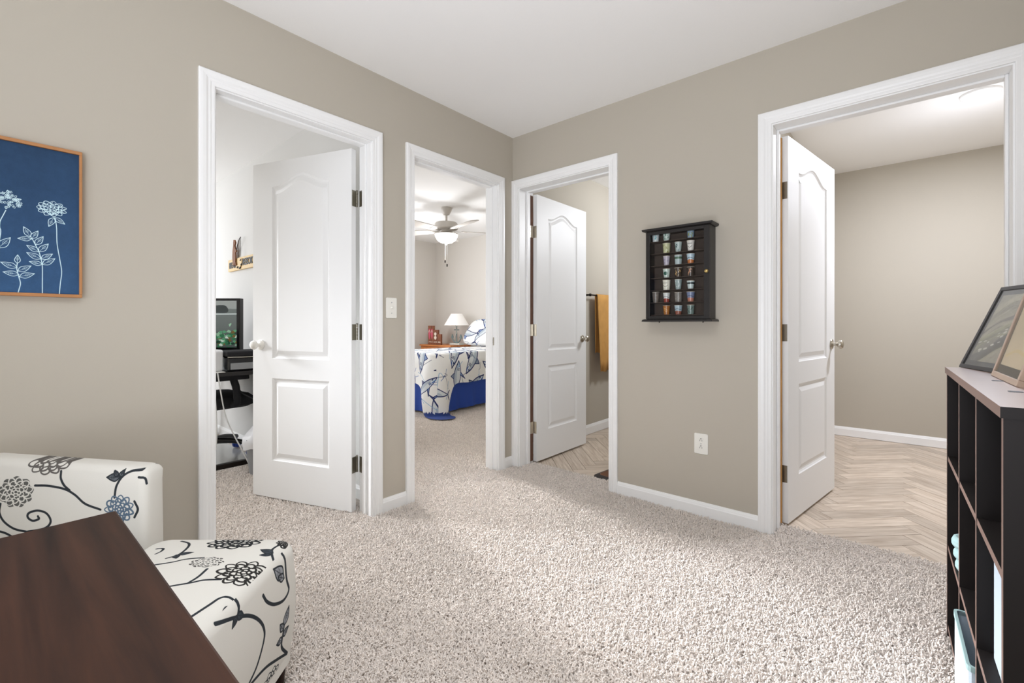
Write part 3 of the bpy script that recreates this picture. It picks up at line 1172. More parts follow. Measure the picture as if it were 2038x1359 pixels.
for a, b in [[(1.05, .385), (1.074, .368)], [(1.05, .385), (1.030, .368)]]:
    leaf(cs, a, b, DK, .0045, fat=.3, fillc=(.05, .06, .07))
peony(cs, (1.205, .105), .05, .035, DK, .003, 'line', 15)
peony(cs, (.92, .2), .06, .06, DK, .004, 'line', 16)
print_mat('ottoman_side_print', cs, .9, .25, .15)

t = thing('armless_chair', 'cream armless chair with black and grey flower scrolls, backrest against the left wall', 'chair', ORG + FW * 1.1 + RT * -1.34, YAW)
# local frame: x = across (to the right in front view), y = depth away from the room
bx = lambda x: x + 1.34
by = lambda y: y - 1.1
mb = MB()
rings = []
for z, ins, dy in ((.16, .004, 0), (.3, 0, 0), (.42, -.002, -.004), (.52, -.002, -.006), (.58, 0, -.004)):
    rings.append([Vector((p[0], p[1] + dy, z)) for p in rounded(bx(-1.60) + ins, by(1.345), bx(-1.082) - ins, by(1.428), .022, 5)])
for k in range(1, 7):
    a = PI / 2 * k / 6
    ins = .028 * (1 - math.cos(a))
    row = []
    for p in rounded(bx(-1.60) + ins, by(1.345) + ins, bx(-1.082) - ins, by(1.428) - ins, max(.022 - ins * .5, .006), 5):
        u = (p[0] - bx(-1.60)) / .518
        row.append(Vector((p[0], p[1], .60 + .028 * math.sin(a) + .034 * (1 - u))))
    rings.append(row)
mb.loft(rings)
mb.build('backrest', 'chair_back_print', t, smooth=60, uv=lambda co, n: cb.uv(co.x - 1.34 + (co.y - by(1.345)) * .7 * (1 if n.x > .5 else 0), co.z))
mb = seat_shape(bx(-1.60), bx(-1.09), by(.84), by(1.335), .16, .43, .05, .045)
mb.build('seat', 'chair_back_print', t, smooth=60, uv=lambda co, n: cb.uv(co.x - 1.34, co.z + co.y * .5))
for x in (bx(-1.56), bx(-1.14)):
    for y in (by(.88), by(1.38)):
        mb = MB()
        mb.lathe([(.014, 0), (.022, .165)], (x, y, 0), 'z', 12)
        mb.build('leg', 'walnut', t, smooth=40)

t = thing('ottoman', 'cream ottoman with black flower scrolls beside the dark table', 'ottoman', ORG + FW * 1.1 + RT * -.84, YAW)
ox = lambda x: x + .84
mb = seat_shape(ox(-1.052), ox(-.634), by(.86), by(1.358), .115, .428, .05, .04, crown=.014)
for f in mb.bm.faces:
    f.normal_update()
bmesh.ops.recalc_face_normals(mb.bm, faces=mb.bm.faces[:])
mb.bm.normal_update()
for f in mb.bm.faces:
    f.material_index = 0 if f.normal.z > .72 else 1


def ott_uv(co, n):
    if n.z > .72:
        return ct.uv(co.x - .84, co.y + 1.1)
    if abs(n.x) > .5:
        return cs.uv(co.y + 1.1, co.z)
    return cs.uv(1.1 + co.x, co.z)


mb.build('cushion', ['ottoman_top_print', 'ottoman_side_print'], t, smooth=60, uv=ott_uv)
mb = MB()
mb.prism(rounded(ox(-1.045), by(.867), ox(-.641), by(1.351), .045, 6), .085, .118)
mb.build('base_band', 'ottoman_side_print', t, uv=lambda co, n: cs.uv(.8 + co.x * .02, .45))
for x in (ox(-1.01), ox(-.676)):
    for y in (by(.90), by(1.316)):
        mb = MB()
        mb.lathe([(.014, 0), (.022, .088)], (x, y, 0), 'z', 12)
        mb.build('foot', 'walnut', t, smooth=40)

# ------------------------------------------------------------------ black display case with shot glasses
t = thing('display_case', 'black wooden wall display case with glass door and small brass knob', 'display case', (1.265, 0, 1.332))
X0, X1, Z0, Z1, DP = -.177, .173, -.247, .248, .1
mb = MB()
mb.box(X0, -.084, Z0, X0 + .012, -.001, Z1)
mb.box(X1 - .012, -.084, Z0, X1, -.001, Z1)
mb.box(X0 + .012, -.084, Z0, X1 - .012, -.001, Z0 + .01)
mb.box(X0 + .012, -.084, Z1 - .01, X1 - .012, -.001, Z1)
mb.build('carcass', 'black_wood', t, bevel=.001)
mb = MB()
mb.box(X0 + .012, -.008, Z0 + .01, X1 - .012, -.002, Z1 - .01)
mat('case_back', srgb(76, 64, 58), .8)  # brown carries the pane's reflection haze in its colour
mb.build('back_panel', 'case_back', t)
for nm, z0, z1 in (('top_ledge', Z1, Z1 + .014), ('bottom_ledge', Z0 - .014, Z0)):
    mb = MB()
    mb.loft([[Vector((x, y, z)) for x, y in ((X0 - e, -DP - e), (X1 + e, -DP - e), (X1 + e, -.001), (X0 - e, -.001))]
             for z, e in (((z0, .006), (z0 + .004, .016), (z1, .018)) if nm == 'top_ledge' else ((z0, .018), (z0 + .010, .016), (z1, .006)))])
    mb.build(nm, 'black_wood', t)
for x in (-.11, .13):
    mb = MB()
    mb.lathe([(.003, Z0 - .02), (.004, Z0 - .014)], (x, -.07, 0), 'z', 8)
    mb.build('peg', 'black_metal', t)
SHZ = [1.111 + .0692 * k for k in range(7)]
SHX = [1.1235, 1.187, 1.254, 1.322, 1.388]
for k, z in enumerate(SHZ[1:]):
    mb = MB()
    mb.box(X0 + .012, -.076, z - 1.332 - .0030, X1 - .012, -.008, z - 1.332 - .0005)
    mb.build('shelf', 'case_back', t)
mb = MB()
mb.box(X0 + .012, -.076, SHZ[0] - 1.332 - .0045, X1 - .012, -.008, SHZ[0] - 1.332 - .0005)
mb.build('shelf', 'case_back', t)
dr = MB()
for b in ((X0, -DP, Z0 + .001, X0 + .022, -.085, Z1 - .001), (X1 - .03, -DP, Z0 + .001, X1, -.085, Z1 - .001), (X0 + .022, -DP, Z0 + .001, X1 - .03, -.085, Z0 + .018), (X0 + .022, -DP, Z1 - .019, X1 - .03, -.085, Z1 - .001)):
    dr.box(*b)
door = dr.build('glazed_door', 'black_wood', t, bevel=.001)
mb = MB()
mb.box(X0 + .021, -.093, Z0 + .017, X1 - .029, -.0905, Z1 - .018)
mb.build('pane', 'pane_glass', door)
mb = MB()
mb.lathe([(.004, 0), (.004, -.008), (.0085, -.011), (.0105, -.017), (.008, -.022), (.001, -.024)], (X1 - .012, -DP, .002), 'y', 16)
mb.build('door_knob', 'brass', door, smooth=50)

GL = {  # column, shelf (0 lowest): (body colour, print colour, words, clear?)
    (0, 6): ((226, 236, 240), (110, 190, 200), 'clear shot glass with pale teal print alone at the top left of the display case', 1),
    (1, 6): ((214, 230, 226), (90, 140, 120), 'pale shot glass with green print on the top shelf, second column', 0),
    (1, 5): ((206, 208, 170), (150, 150, 96), 'yellow-green shot glass on the second shelf from the top', 0),
    (1, 4): ((196, 190, 206), (160, 150, 180), 'lilac grey shot glass under the yellow-green one', 0),
    (1, 3): ((214, 230, 224), (30, 90, 76), 'pale shot glass with dark green emblem on the middle shelf', 0),
    (1, 2): ((236, 234, 222), (80, 80, 70), 'cream shot glass with a row of dark lettering', 0),
    (1, 1): ((222, 226, 228), (160, 66, 56), 'white shot glass with dark arch and red base band', 0),
    (1, 0): ((176, 112, 54), (214, 160, 92), 'amber brown shot glass on the lowest shelf', 0),
    (2, 5): ((190, 206, 206), (70, 100, 104), 'clear shot glass with grey-green streaks on the second shelf, third column', 1),
    (2, 4): ((186, 204, 208), (84, 116, 96), 'pale blue shot glass with a green band at the rim', 0),
    (2, 3): ((74, 62, 52), (214, 176, 120), 'dark shot glass with speckled gold print', 0),
    (2, 2): ((160, 178, 180), (216, 226, 228), 'grey-blue shot glass with a white stroke down its right side', 0),
    (2, 1): ((136, 132, 128), (160, 156, 150), 'plain grey shot glass on the second shelf from the bottom', 0),
    (2, 0): ((176, 200, 214), (160, 96, 80), 'pale blue shot glass with reddish lower half on the lowest shelf', 0),
    (3, 6): ((150, 174, 196), (150, 160, 60), 'blue shot glass with yellow-green print on the top shelf, fourth column', 0),
    (3, 5): ((232, 230, 226), (44, 44, 46), 'white shot glass with black scribbled face', 0),
    (3, 4): ((190, 214, 230), (200, 120, 64), 'pale blue shot glass with orange base, third shelf from the top', 0),
    (3, 3): ((70, 60, 54), (206, 150, 120), 'dark shot glass with small pale pink mark', 0),
    (3, 2): ((206, 222, 224), (40, 56, 64), 'short pale shot glass with a black band', 0),
    (3, 1): ((128, 142, 178), (196, 130, 110), 'blue sky shot glass with a pinkish base', 0),
    (3, 0): ((120, 140, 136), (74, 96, 92), 'grey-green shot glass at the lowest shelf, fourth column', 0),
    (0, 1): ((120, 112, 106), (140, 132, 126), 'tall smoky glass standing low in the first column', 1),
}
for n_, ((c, r), (body, pr, words_, clear)) in enumerate(GL.items()):
    hgt = {(3, 2): .044, (0, 1): .060}.get((c, r), .050 + .006 * ((c * 3 + r) % 3) / 2)
    rt = .0195 + .002 * ((c + r * 2) % 3) / 2
    rb = rt * (.72 if (c + r) % 3 else .84)
    cvg = Canvas(0, 0, 1, 1, 64, srgb(*body))
    P_ = srgb(*pr)
    k = (c * 7 + r * 5) % 6
    if (c, r) in ((1, 3),):
        cvg.fill([(.5 + .16 * math.cos(a), .5 + .2 * math.sin(a)) for a in np.linspace(0, 6.2, 14)], P_)
    elif (c, r) in ((1, 2), (3, 5)):
        for q in range(7):
            cvg.stroke([(.3 + q * .055, .66), (.32 + q * .055, .76)], .02, P_)
        cvg.stroke([(.3, .5), (.5, .34), (.68, .5)], .03, P_)
    elif (c, r) in ((1, 1), (2, 0), (3, 4), (3, 1)):
        cvg.fill([(0, 0), (1, 0), (1, .34), (.5, .42), (0, .34)], P_, smooth=False)
        cvg.stroke([(.2, .5), (.5, .62), (.8, .5)], .04, srgb(60, 66, 80))
    elif (c, r) in ((3, 2), (2, 4)):
        cvg.fill([(0, .6), (1, .6), (1, .82), (0, .82)], P_, smooth=False)
    else:
        RR = random.Random(c * 10 + r)
        for q in range(9):
            a = (RR.uniform(.25, .7), RR.uniform(.15, .8))
            cvg.stroke([a, (a[0] + RR.uniform(-.1, .1), a[1] + RR.uniform(-.2, .2))], RR.uniform(.03, .08), P_)
    print_mat('shot_glass_print', cvg, .25, spec=.6)
    g_ = thing('shot_glass', words_, 'shot glass', (SHX[c], -.046, SHZ[r]), 0, 'shot glasses in the display case')
    mb = MB()
    mb.lathe([(rb * .98, 0), (rb, .003), (rt, hgt), (rt - .002, hgt), (rb - .002, .010), (.001, .0095)], (0, 0, 0), 'z', 20)
    mb.build('cup', 'shot_glass_print' if False else MATS['shot_glass_print'], g_, smooth=50,
             uv=lambda co, n, h_=hgt: ((math.atan2(co.x, -co.y) / (2 * PI) * 1.6 + .5), co.z / h_))
    mb = MB()
    mb.lathe([(rt - .0022, hgt - .0005), (rt + .0004, hgt - .0005), (rt + .0002, hgt + .0012), (rt - .0018, hgt + .0012)], (0, 0, 0), 'z', 20, caps=False)
    mb.build('rim', 'shell_white', g_, smooth=50)

# ------------------------------------------------------------------ dark cube shelf with bins and two leaning frames
SX, SY1, SY0, SZ, SD = 2.315, -.45, -1.41, .912, .30
t = thing('cube_shelf', 'dark espresso nine-cube shelf against the right wall', 'shelf', (SX, SY1, 0), math.radians(1.25))
SL = SY1 - SY0
PT_ = .016
pitch = (SL - PT_) / 3


def sbox(name, b, m='espresso', edge=True):
    mb = MB()
    mb.box(*b)
    bmesh.ops.recalc_face_normals(mb.bm, faces=mb.bm.faces[:])
    mb.bm.normal_update()
    mats = [m, 'espresso_edge', 'espresso_top_lit']
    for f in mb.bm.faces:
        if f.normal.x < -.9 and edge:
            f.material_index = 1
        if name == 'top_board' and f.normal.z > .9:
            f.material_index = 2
    return mb.build(name, mats, t)


sbox('top_board', (-.004, -SL - .003, SZ - .02, SD, .003, SZ))
sbox('side_panel', (0, -PT_, 0, SD, 0, SZ - .02))
sbox('side_panel', (0, -SL, 0, SD, -SL + PT_, SZ - .02))
for k in (1, 2):
    sbox('divider', (.001, -PT_ - k * pitch, .05, SD, -k * pitch, SZ - .02))
SHV = [.05, .318, .615]
for z in SHV:
    for k in range(3):
        sbox('shelf_board', (.002, -(k + 1) * pitch, z - PT_, SD, -k * pitch - PT_, z))
mb = MB()
mb.box(SD - .006, -SL + PT_, .03, SD - .001, -PT_, SZ - .02)
mb.build('back_panel', 'espresso', t)
sbox('plinth', (.01, -SL + PT_, 0, .026, -PT_, .034), edge=False)
for y, x in ((-.44, .062), (-.69, .055)):
    mb = MB()
    mb.prism(rounded(x - .011, y - .012, x + .011, y + .012, .006, 3), SZ - .0003, SZ + .0008)
    mb.build('fastener_slot', 'slot_dark', t)


def shelf_pt(x, y, z):
    return t_shelf @ Vector((x, y, z))


t_shelf = Matrix.Translation((SX, SY1, 0)) @ Matrix.Rotation(math.radians(1.25), 4, 'Z')


def fabric_bin(label, lx, k, z, h, mat_='bin_blue', w=None):
    w = w or pitch - PT_ - .02
    y1 = -k * pitch - PT_ - .01
    e = thing('fabric_bin', label, 'storage bin', shelf_pt(lx, y1 - w / 2, z + .001), math.radians(1.25), 'pale fabric bins in the dark shelf')
    mb = MB()
    dpt = .24
    o_ = rounded(0, -w / 2, dpt, w / 2, .012, 3)
    i_ = rounded(.004, -w / 2 + .004, dpt - .004, w / 2 - .004, .010, 3)
    mb.loft([[Vector((p[0], p[1], zz)) for p in q] for q, zz in ((o_, 0), (o_, h * .5), (o_, h), (i_, h), (i_, .006))])
    mb.build('bin_body', mat_, e)
    mb = MB()
    q0 = rounded(-.002, -w / 2 - .002, dpt + .002, w / 2 + .002, .013, 3)
    mb.loft([[Vector((p[0], p[1], zz)) for p in q] for q, zz in ((q0, h - .012), (q0, h + .001), (i_, h + .001), (i_, h - .012))], caps=False)
    mb.build('rim_tape', 'bin_rim', e)
    return e


fabric_bin('pale blue-grey fabric bin in the nearest cube of the middle row', .026, 2, SHV[1], .255)
fabric_bin('pale blue-grey fabric bin in the nearest cube of the bottom row', .026, 2, SHV[0], .235)
fabric_bin('white fabric bin pulled forward out of the bottom middle cube', -.010, 1, SHV[0], .205)
# a folded pale cloth poking from the far cube of the middle row
c_ = thing('folded_cloth', 'folded pale teal cloth poking out of the farthest middle cube', 'cloth', shelf_pt(.022, -PT_ - .20, SHV[1] + .001), math.radians(1.25))
mb = MB()
for k in range(3):
    mb.prism([(-.01 + .012 * math.sin(a * 2 + k) * 0 + (.10 + .004 * k) * math.cos(a) + .09, .07 * math.sin(a)) for a in np.linspace(0, 2 * PI, 22, endpoint=False)], .001 + k * .034, .033 + k * .034)
mb.build('folds', 'bin_rim', c_, bevel=.01, smooth=60)
# a small white ball on a stalk
e = thing('ornament_ball', 'small white ball on a stalk at the divider of the dark shelf', 'ornament', shelf_pt(.02, -2 * pitch + .022, SHV[1] + .001))
mb = MB()
mb.lathe([(.008, 0), (.006, .004), (.003, .007), (.003, .205)], (0, 0, 0), 'z', 12)
mb.build('stand', 'nickel', e, smooth=50)
mb = MB()
mb.lathe([(.0135 * math.sin(a) + .0002, .217 - .0135 * math.cos(a)) for a in np.linspace(0, PI, 12)], (0, 0, 0), 'z', 16)
mb.build('ball', 'knob_white', e, smooth=60)

# photographs in the frames
c1 = Canvas(0, 0, .2, .25, 1400, srgb(150, 142, 124))
RR = random.Random(9)
for q in range(26):
    y = RR.uniform(.02, .25)
    col = RR.choice([srgb(168, 160, 140), srgb(128, 124, 104), srgb(188, 178, 156), srgb(150, 150, 110), srgb(104, 100, 92)])
    c1.stroke([(-.02, y - .05), (.06, y + RR.uniform(-.02, .02)), (.13, y + .03), (.22, y + .08)], RR.uniform(.008, .028), col, .55)
c1.fill([(0, .02), (.06, .05), (.12, .10), (.2, .14), (.2, .09), (.12, .05), (.05, .0), (0, 0)], srgb(70, 68, 66), .85)
for q in range(16):
    x = RR.uniform(.0, .19)
    y = .03 + x * .55 + RR.uniform(-.02, .04)
    c1.stroke([(x, y), (x + RR.uniform(.004, .012), y + .003)], RR.uniform(.003, .008), srgb(206, 202, 192))
c1.blotch(.25, 24)
print_mat('landscape_photo', c1, .3)
c2 = Canvas(0, 0, .2, .25, 600, srgb(222, 204, 176))
c2.blotch(.12, 6)
c2.stroke([(.02, .03), (.1, .05), (.19, .04)], .01, srgb(226, 200, 140), .6)
print_mat('cream_photo', c2, .5)


def leaning_frame(label, base, heading, lean, w, h, bar, fmat, inner, photo, cvp, mount):
    """frame standing on its lower edge; local x along the edge (left to right as seen), leaning back; easel strut behind."""
    e = thing('picture_frame', label, 'picture frame', base, 0)
    e.rotation_euler = Matrix((( heading[0], -heading[1] * -1, 0), (heading[1], heading[0] * -1 * -1, 0), (0, 0, 1))).to_euler()
    e.rotation_euler = (0, 0, math.atan2(heading[1], heading[0]))
    # local: x along heading, +y is behind (away from the viewer)
    Mx = Matrix.Rotation(-lean, 4, 'X')
    th = .018
    for b in ((0, 0, 0, w, th, bar), (0, 0, h - bar, w, th, h), (0, 0, bar, bar, th, h - bar), (w - bar, 0, bar, w, th, h - bar)):
        mb = MB()
        mb.box(b[0], b[1], b[2], b[3], b[4], b[5], Mx)
        mb.build('frame_bar', fmat, e, bevel=.0012)
    mb = MB()
    mb.box(bar, .006, bar, w - bar, .0085, h - bar, Mx)
    mb.build('mount', inner, e)
    mw = mount
    mb = MB()
    mb.box(bar + mw, .0045, bar + mw, w - bar - mw, .006, h - bar - mw, Mx)
    inv_ = Mx.inverted()
    mb.build('photo_print', photo, e, uv=lambda co, n: (((inv_ @ co).x - bar - mw) / (w - 2 * bar - 2 * mw), ((inv_ @ co).z - bar - mw) / (h - 2 * bar - 2 * mw)))
    mb = MB()
    mb.box(bar, .002, bar, w - bar, .0032, h - bar, Mx)
    mb.build('pane', 'pane_glass', e)
    mb = MB()
    p0 = Mx @ Vector((w / 2, th, h * .62))
    foot = Vector((w / 2, p0.y + .05, 0.002))
    mb.loft([[p + Vector((dx, dy, 0)) for dx, dy in ((-.025, 0), (.025, 0), (.025, .004), (-.025, .004))] for p in (foot, p0)])
    mb.build('easel_strut', 'frame_black', e)
    return e


leaning_frame('black frame with a grey landscape photo standing at the far end of the dark shelf', (2.345, -.425, SZ + .0012), (.29, -.957), math.radians(22), .26, .285, .013, 'frame_black', 'frame_black', 'landscape_photo', c1, .016)
leaning_frame('tan frame with a cream picture standing nearest on the dark shelf', (2.390, -.725, SZ + .0012), (.03, -.9995), math.radians(15.5), .305, .285, .015, 'frame_tan', 'frame_black', 'cream_photo', c2, .022)

# ------------------------------------------------------------------ passage ceiling light
t = thing('ceiling_light', 'round white flush ceiling light glowing in the passage', 'ceiling light', (2.57, 1.49, HZ))
mb = MB()
mb.lathe([(.095, -.0005), (.095, -.012), (.086, -.018), (.078, -.018)], (0, 0, 0), 'z', 36)
mb.build('trim_ring', 'trim_white', t, smooth=40)
mb = MB()
mb.lathe([(.0785, -.0165), (.07, -.021), (.04, -.0245), (.001, -.0255)], (0, 0, 0), 'z', 36)
mb.build('diffuser', 'diffuser_glow', t, smooth=60)
l_ = area('passage_lamp_light', (2.57, 1.49, HZ - .03), (0, 0, -1), .15, .15, 39, (.93, .975, 1.1))
l_.data.shape = 'DISK'
point('passage_fill_light', (2.57, 1.49, HZ - .45), 6, .07, (.93, .975, 1.1))  # added fill hung below the real fixture, brightens the passage ceiling
t = thing('smoke_alarm', 'small round white alarm on the passage ceiling beside the glowing light', 'smoke alarm', (2.78, 1.50, HZ))
mb = MB()
mb.lathe([(.058, -.0005), (.058, -.018), (.045, -.03), (.001, -.031)], (0, 0, 0), 'z', 28)
mb.build('alarm_case', 'trim_white', t, smooth=40)

# ------------------------------------------------------------------ bathroom: towel bar, towel, mat
TX = -.10
t = thing('towel_bar', 'dark bronze towel bar on the bathroom wall', 'towel bar', (TX, 1.17, 1.335))
for y in (0, .62):
    mb = MB()
    mb.lathe([(.024, .0005), (.024, .006), (.014, .012), (.009, .022), (.009, .05), (.014, .056), (.014, .07), (.008, .075)], (0, y, 0), 'x', 16)
    mb.build('bracket', 'black_metal', t, smooth=40)
mb = MB()
mb.lathe([(.007, .0), (.007, .62)], (.063, 0, 0), 'y', 12)
mb.build('rod', 'black_metal', t, smooth=40)
t = thing('bath_towel', 'mustard brown towel folded over the dark bronze bar', 'towel', (TX + .063, 1.28, 0))
mb = MB()
rows = []
NY = 24
for side, zs in ((1, [.60, .7, .85, 1.0, 1.15, 1.28, 1.335]), (0, [1.346]), (-1, [1.335, 1.28, 1.1, .9, .78])):
    for z in zs:
        row = []
        for k in range(NY + 1):
            y = .42 * k / NY
            f = max(0, (1.34 - z)) / .74
            rip = .010 * f * math.sin(k * 1.05 + z * 2.0) + .006 * f * math.sin(k * 2.3 + 1)
            x = (.0135 + .012 * f) * side + (rip if side > 0 else rip * .5)
            x = max(x, -.045)
            row.append(Vector((x, y + .02 * f * (1 - k / NY), z + (.006 * math.sin(k * .8) if z < .8 else 0))))
        rows.append(row)
mb.loft(rows, close=False, caps=False)
o = mb.build('towel_cloth', 'towel_mustard', t, smooth=80)
so = o.modifiers.new('thickness', 'SOLIDIFY')
so.thickness = .006
so.offset = 0
t = tag(empty('floor_mat', (.62, .29, 0), math.radians(-6)), 'brown cushioned mat with black sloping edge on the bathroom floor', 'mat')
mb = MB()
o1 = rounded(-.05, -.11, .62, .33, .05, 5)
o2 = rounded(-.02, -.08, .59, .30, .04, 5)
mb.loft([[Vector((p[0], p[1], z)) for p in q] for q, z in ((o1, .0006), (o1, .004), (o2, .016))])
mb.build('bevel_edge', 'mat_edge', t, smooth=30)
mb = MB()
mb.loft([[Vector((p[0], p[1], z)) for p in q] for q, z in ((o2, .0155), (rounded(-.012, -.072, .582, .292, .035, 5), .019))])
mb.build('mat_top', 'mat_brown', t)

# ------------------------------------------------------------------ bedroom: bed, pillow, nightstand, lamp, plaques, fan
NAVY, SKY, WASH = srgb(28, 40, 92), srgb(120, 170, 205), srgb(186, 198, 206)
cc = Canvas(0, 0, 3.0, 3.0, 420, srgb(238, 238, 236))


def shark(cv, c, L, ang, R):
    def P(x, y):
        ca, sa = math.cos(ang), math.sin(ang)
        return (c[0] + L * (x * ca - y * sa), c[1] + L * (x * sa + y * ca))
    bend = R.uniform(-.12, .12)
    B = lambda x, y: P(x, y + bend * math.sin(x * PI))
    body = [B(-.5, .0), B(-.3, .09), B(-.05, .15), B(.25, .12), B(.5, .01), B(.3, -.07), B(0, -.11), B(-.3, -.05)]
    cv.fill(body, WASH, .55)
    cv.fill([B(-.3, .07), B(-.05, .13), B(.25, .10), B(.45, .02), B(.1, .04), B(-.2, .02)], srgb(128, 148, 172), .5)
    w = L * .024
    cv.stroke([B(-.5, 0), B(-.3, .09), B(-.05, .15), B(.25, .12), B(.5, .01)], w * 1.3, NAVY, taper=False)
    cv.stroke([B(-.5, 0), B(-.3, -.05), B(0, -.11), B(.3, -.07), B(.5, .01)], w, NAVY)
    for f in ([(-.08, .15), (.0, .3), (.1, .15)], [(.05, -.09), (-.06, -.3), (.14, -.1)], [(-.5, 0), (-.66, .16), (-.56, .0)], [(-.5, 0), (-.62, -.13), (-.54, .01)]):
        q = [B(*x) for x in f]
        cv.fill(q, R.choice([srgb(70, 110, 170), srgb(96, 120, 150), NAVY]), .8, smooth=False)
        cv.stroke(q, w, NAVY, smooth=False)
    for k in range(3):
        cv.stroke([B(.2 + k * .03, .04), B(.19 + k * .03, -.04)], w * .6, NAVY)
    cv.stroke([B(.42, -.02), B(.34, -.03), B(.3, -.02)], w * .8, srgb(40, 90, 170))
    cv.stroke([B(.36, .035), B(.37, .037)], w * 1.6, NAVY)


RR = random.Random(21)
for i in range(9):
    for j in range(9):
        c_xy = (.16 + i * .335 + RR.uniform(-.05, .05) + (.16 if j % 2 else 0), .16 + j * .335 + RR.uniform(-.05, .05))
        shark(cc, c_xy, RR.uniform(.34, .46), RR.uniform(0, 2 * PI), RR)
        for q in range(3):
            a = RR.uniform(0, 6.28)
            p0 = (c_xy[0] + .24 * math.cos(a), c_xy[1] + .24 * math.sin(a))
            cc.stroke([p0, (p0[0] + RR.uniform(-.1, .1), p0[1] + RR.uniform(-.05, .05)), (p0[0] + RR.uniform(-.2, .2), p0[1] + RR.uniform(-.1, .1))], .007, RR.choice([NAVY, SKY, srgb(60, 100, 170)]), .8)
cc.tile = True
print_mat('shark_print', cc, .85)

# bed: foot at y = .70, near side x = -1.83; runs to the head wall
FX0, FX1, FY0, FY1, FZ = -2.90, -1.83, .79, 2.44, .70
t = thing('bed', 'twin bed with white shark print comforter and royal blue skirt', 'bed', (FX1, FY0, 0))
lx = lambda x: x - FX1
ly = lambda y: y - FY0
mb = MB()
mb.loft([[Vector((p[0], p[1], z)) for p in rounded(lx(FX0) + .02, ly(FY0) + .02, -.02, ly(FY1), .06, 4)] for z in (.36, .40, .60, .655)])
mb.build('mattress', 'bag_white', t, smooth=50)
mb = MB()
mb.prism(rounded(lx(FX0) + .03, ly(FY0) + .03, -.03, ly(FY1), .05, 4), .17, .36)
mb.build('box_spring', 'bag_white', t)
for x in (lx(FX0) + .1, -.12):
    for y in (ly(FY0) + .3, ly(FY1) - .1):
        mb = MB()
        mb.lathe([(.02, 0), (.024, .03), (.018, .17)], (x, y, 0), 'z', 12)
        mb.build('leg', 'black_metal', t, smooth=40)


def perimeter(n_side, r=.09):
    """foot edge then corner then near side; (point, outward normal, arc length)."""
    out = []
    for k in range(n_side):
        u = k / (n_side - 1)
        out.append((Vector((lx(FX0) + u * (-r - lx(FX0)), 0, 0)), Vector((0, -1, 0))))
    for k in range(1, 26):
        a = -PI / 2 + PI / 2 * k / 26
        n = Vector((math.cos(a), math.sin(a), 0))
        out.append((Vector((-r, r, 0)) + n * r, n))
    for k in range(int(n_side * 1.5)):
        u = k / (n_side * 1.5 - 1)
        out.append((Vector((0, r + u * (ly(FY1) - r), 0)), Vector((1, 0, 0))))
    res = []
    s = 0
    for i, (p, n) in enumerate(out):
        if i:
            s += (p - out[i - 1][0]).length
        res.append((p, n, s))
    return res


per = perimeter(64)
smid = next(s for p, n, s in per if n.x > .7)
# skirt: a pleated blue band
mb = MB()
rows = []
for z, fl_ in ((.372, 0), (.30, .2), (.2, .5), (.1, .8), (.035, 1)):
    row = []
    for p, n, s in per:
        w_ = .012 * math.sin(s * 21) + .008 * math.sin(s * 47 + 1)
        zz = z + (.05 * max(0, (s - smid) / 1.6) if z < .09 else 0)
        row.append(p - n * .012 + n * (w_ * fl_ + .012 * fl_) + Vector((0, 0, zz)))
    rows.append(row)
mb.loft(rows, close=False, caps=False)
mb.build('bed_skirt', 'skirt_blue', t, smooth=70)
# comforter: top plus a drop whose length grows at the corner until it reaches the carpet
mb = MB()
rows = []
NT = 34
for k in range(NT + 1):
    u = k / NT
    row = []
    for p, n, s in per:
        c_ = math.exp(-((s - smid - .02) / .125) ** 2)
        L_ = .335 + .010 * math.sin(s * 9) + .50 * c_
        drop = u * L_
        out_ = .012 + .03 * math.sin(min(1, u * 3) * PI / 2) + .016 * math.sin(s * 13 + u * 2) * u + c_ * (.10 * u + .02 * math.sin((s - smid) * 40) * u)
        z = FZ - drop + (.02 * (1 - u * 6) if u < 1 / 6 else 0)
        lift = 0
        if z < .026:
            lift = .026 - z
            z = .026 + .004 * math.sin(s * 60)
        out_ += lift * .9
        row.append(p + n * out_ + Vector((lift * .35, lift * .1, z)))
    rows.append(row)
skn = len(per)
top = [[Vector((p.x, p.y, p.z)) for p in rows[0]]]
for f in (.94, .8, .6, .35, .1):
    row = []
    cx_, cy_ = lx((FX0 + FX1) / 2), ly(FY1)
    for (p, n, s) in per:
        q = Vector((cx_ + (p.x - cx_) * f, cy_ + (p.y - cy_) * f, FZ + .02 + .02 * (1 - f) + .006 * math.sin(p.x * 9 + f * 11) * math.cos(p.y * 7)))
        row.append(q)
    top.append(row)
rows = rows[::-1] + top[1:]
per_uv = {}
mb.loft(rows, close=False, caps=False)


def com_uv(co, n):
    # the print follows the cloth: planar on top, unrolled down the sides
    x, y, z = co.x, co.y, co.z
    d = max(0, FZ + .02 - z)
    if n.z > .6 and z > .6:
        return cc.uv(x + 1.4, y + .9)
    if abs(n.y) > abs(n.x):
        return cc.uv(x + 1.4, .9 - d)
    return cc.uv(1.4 + d, y + .9)


o = mb.build('comforter', ['shark_print', 'lining_navy'], t, smooth=80, uv=com_uv)
for pl in o.data.polygons:
    if pl.center.z < .062:
        pl.material_index = 1

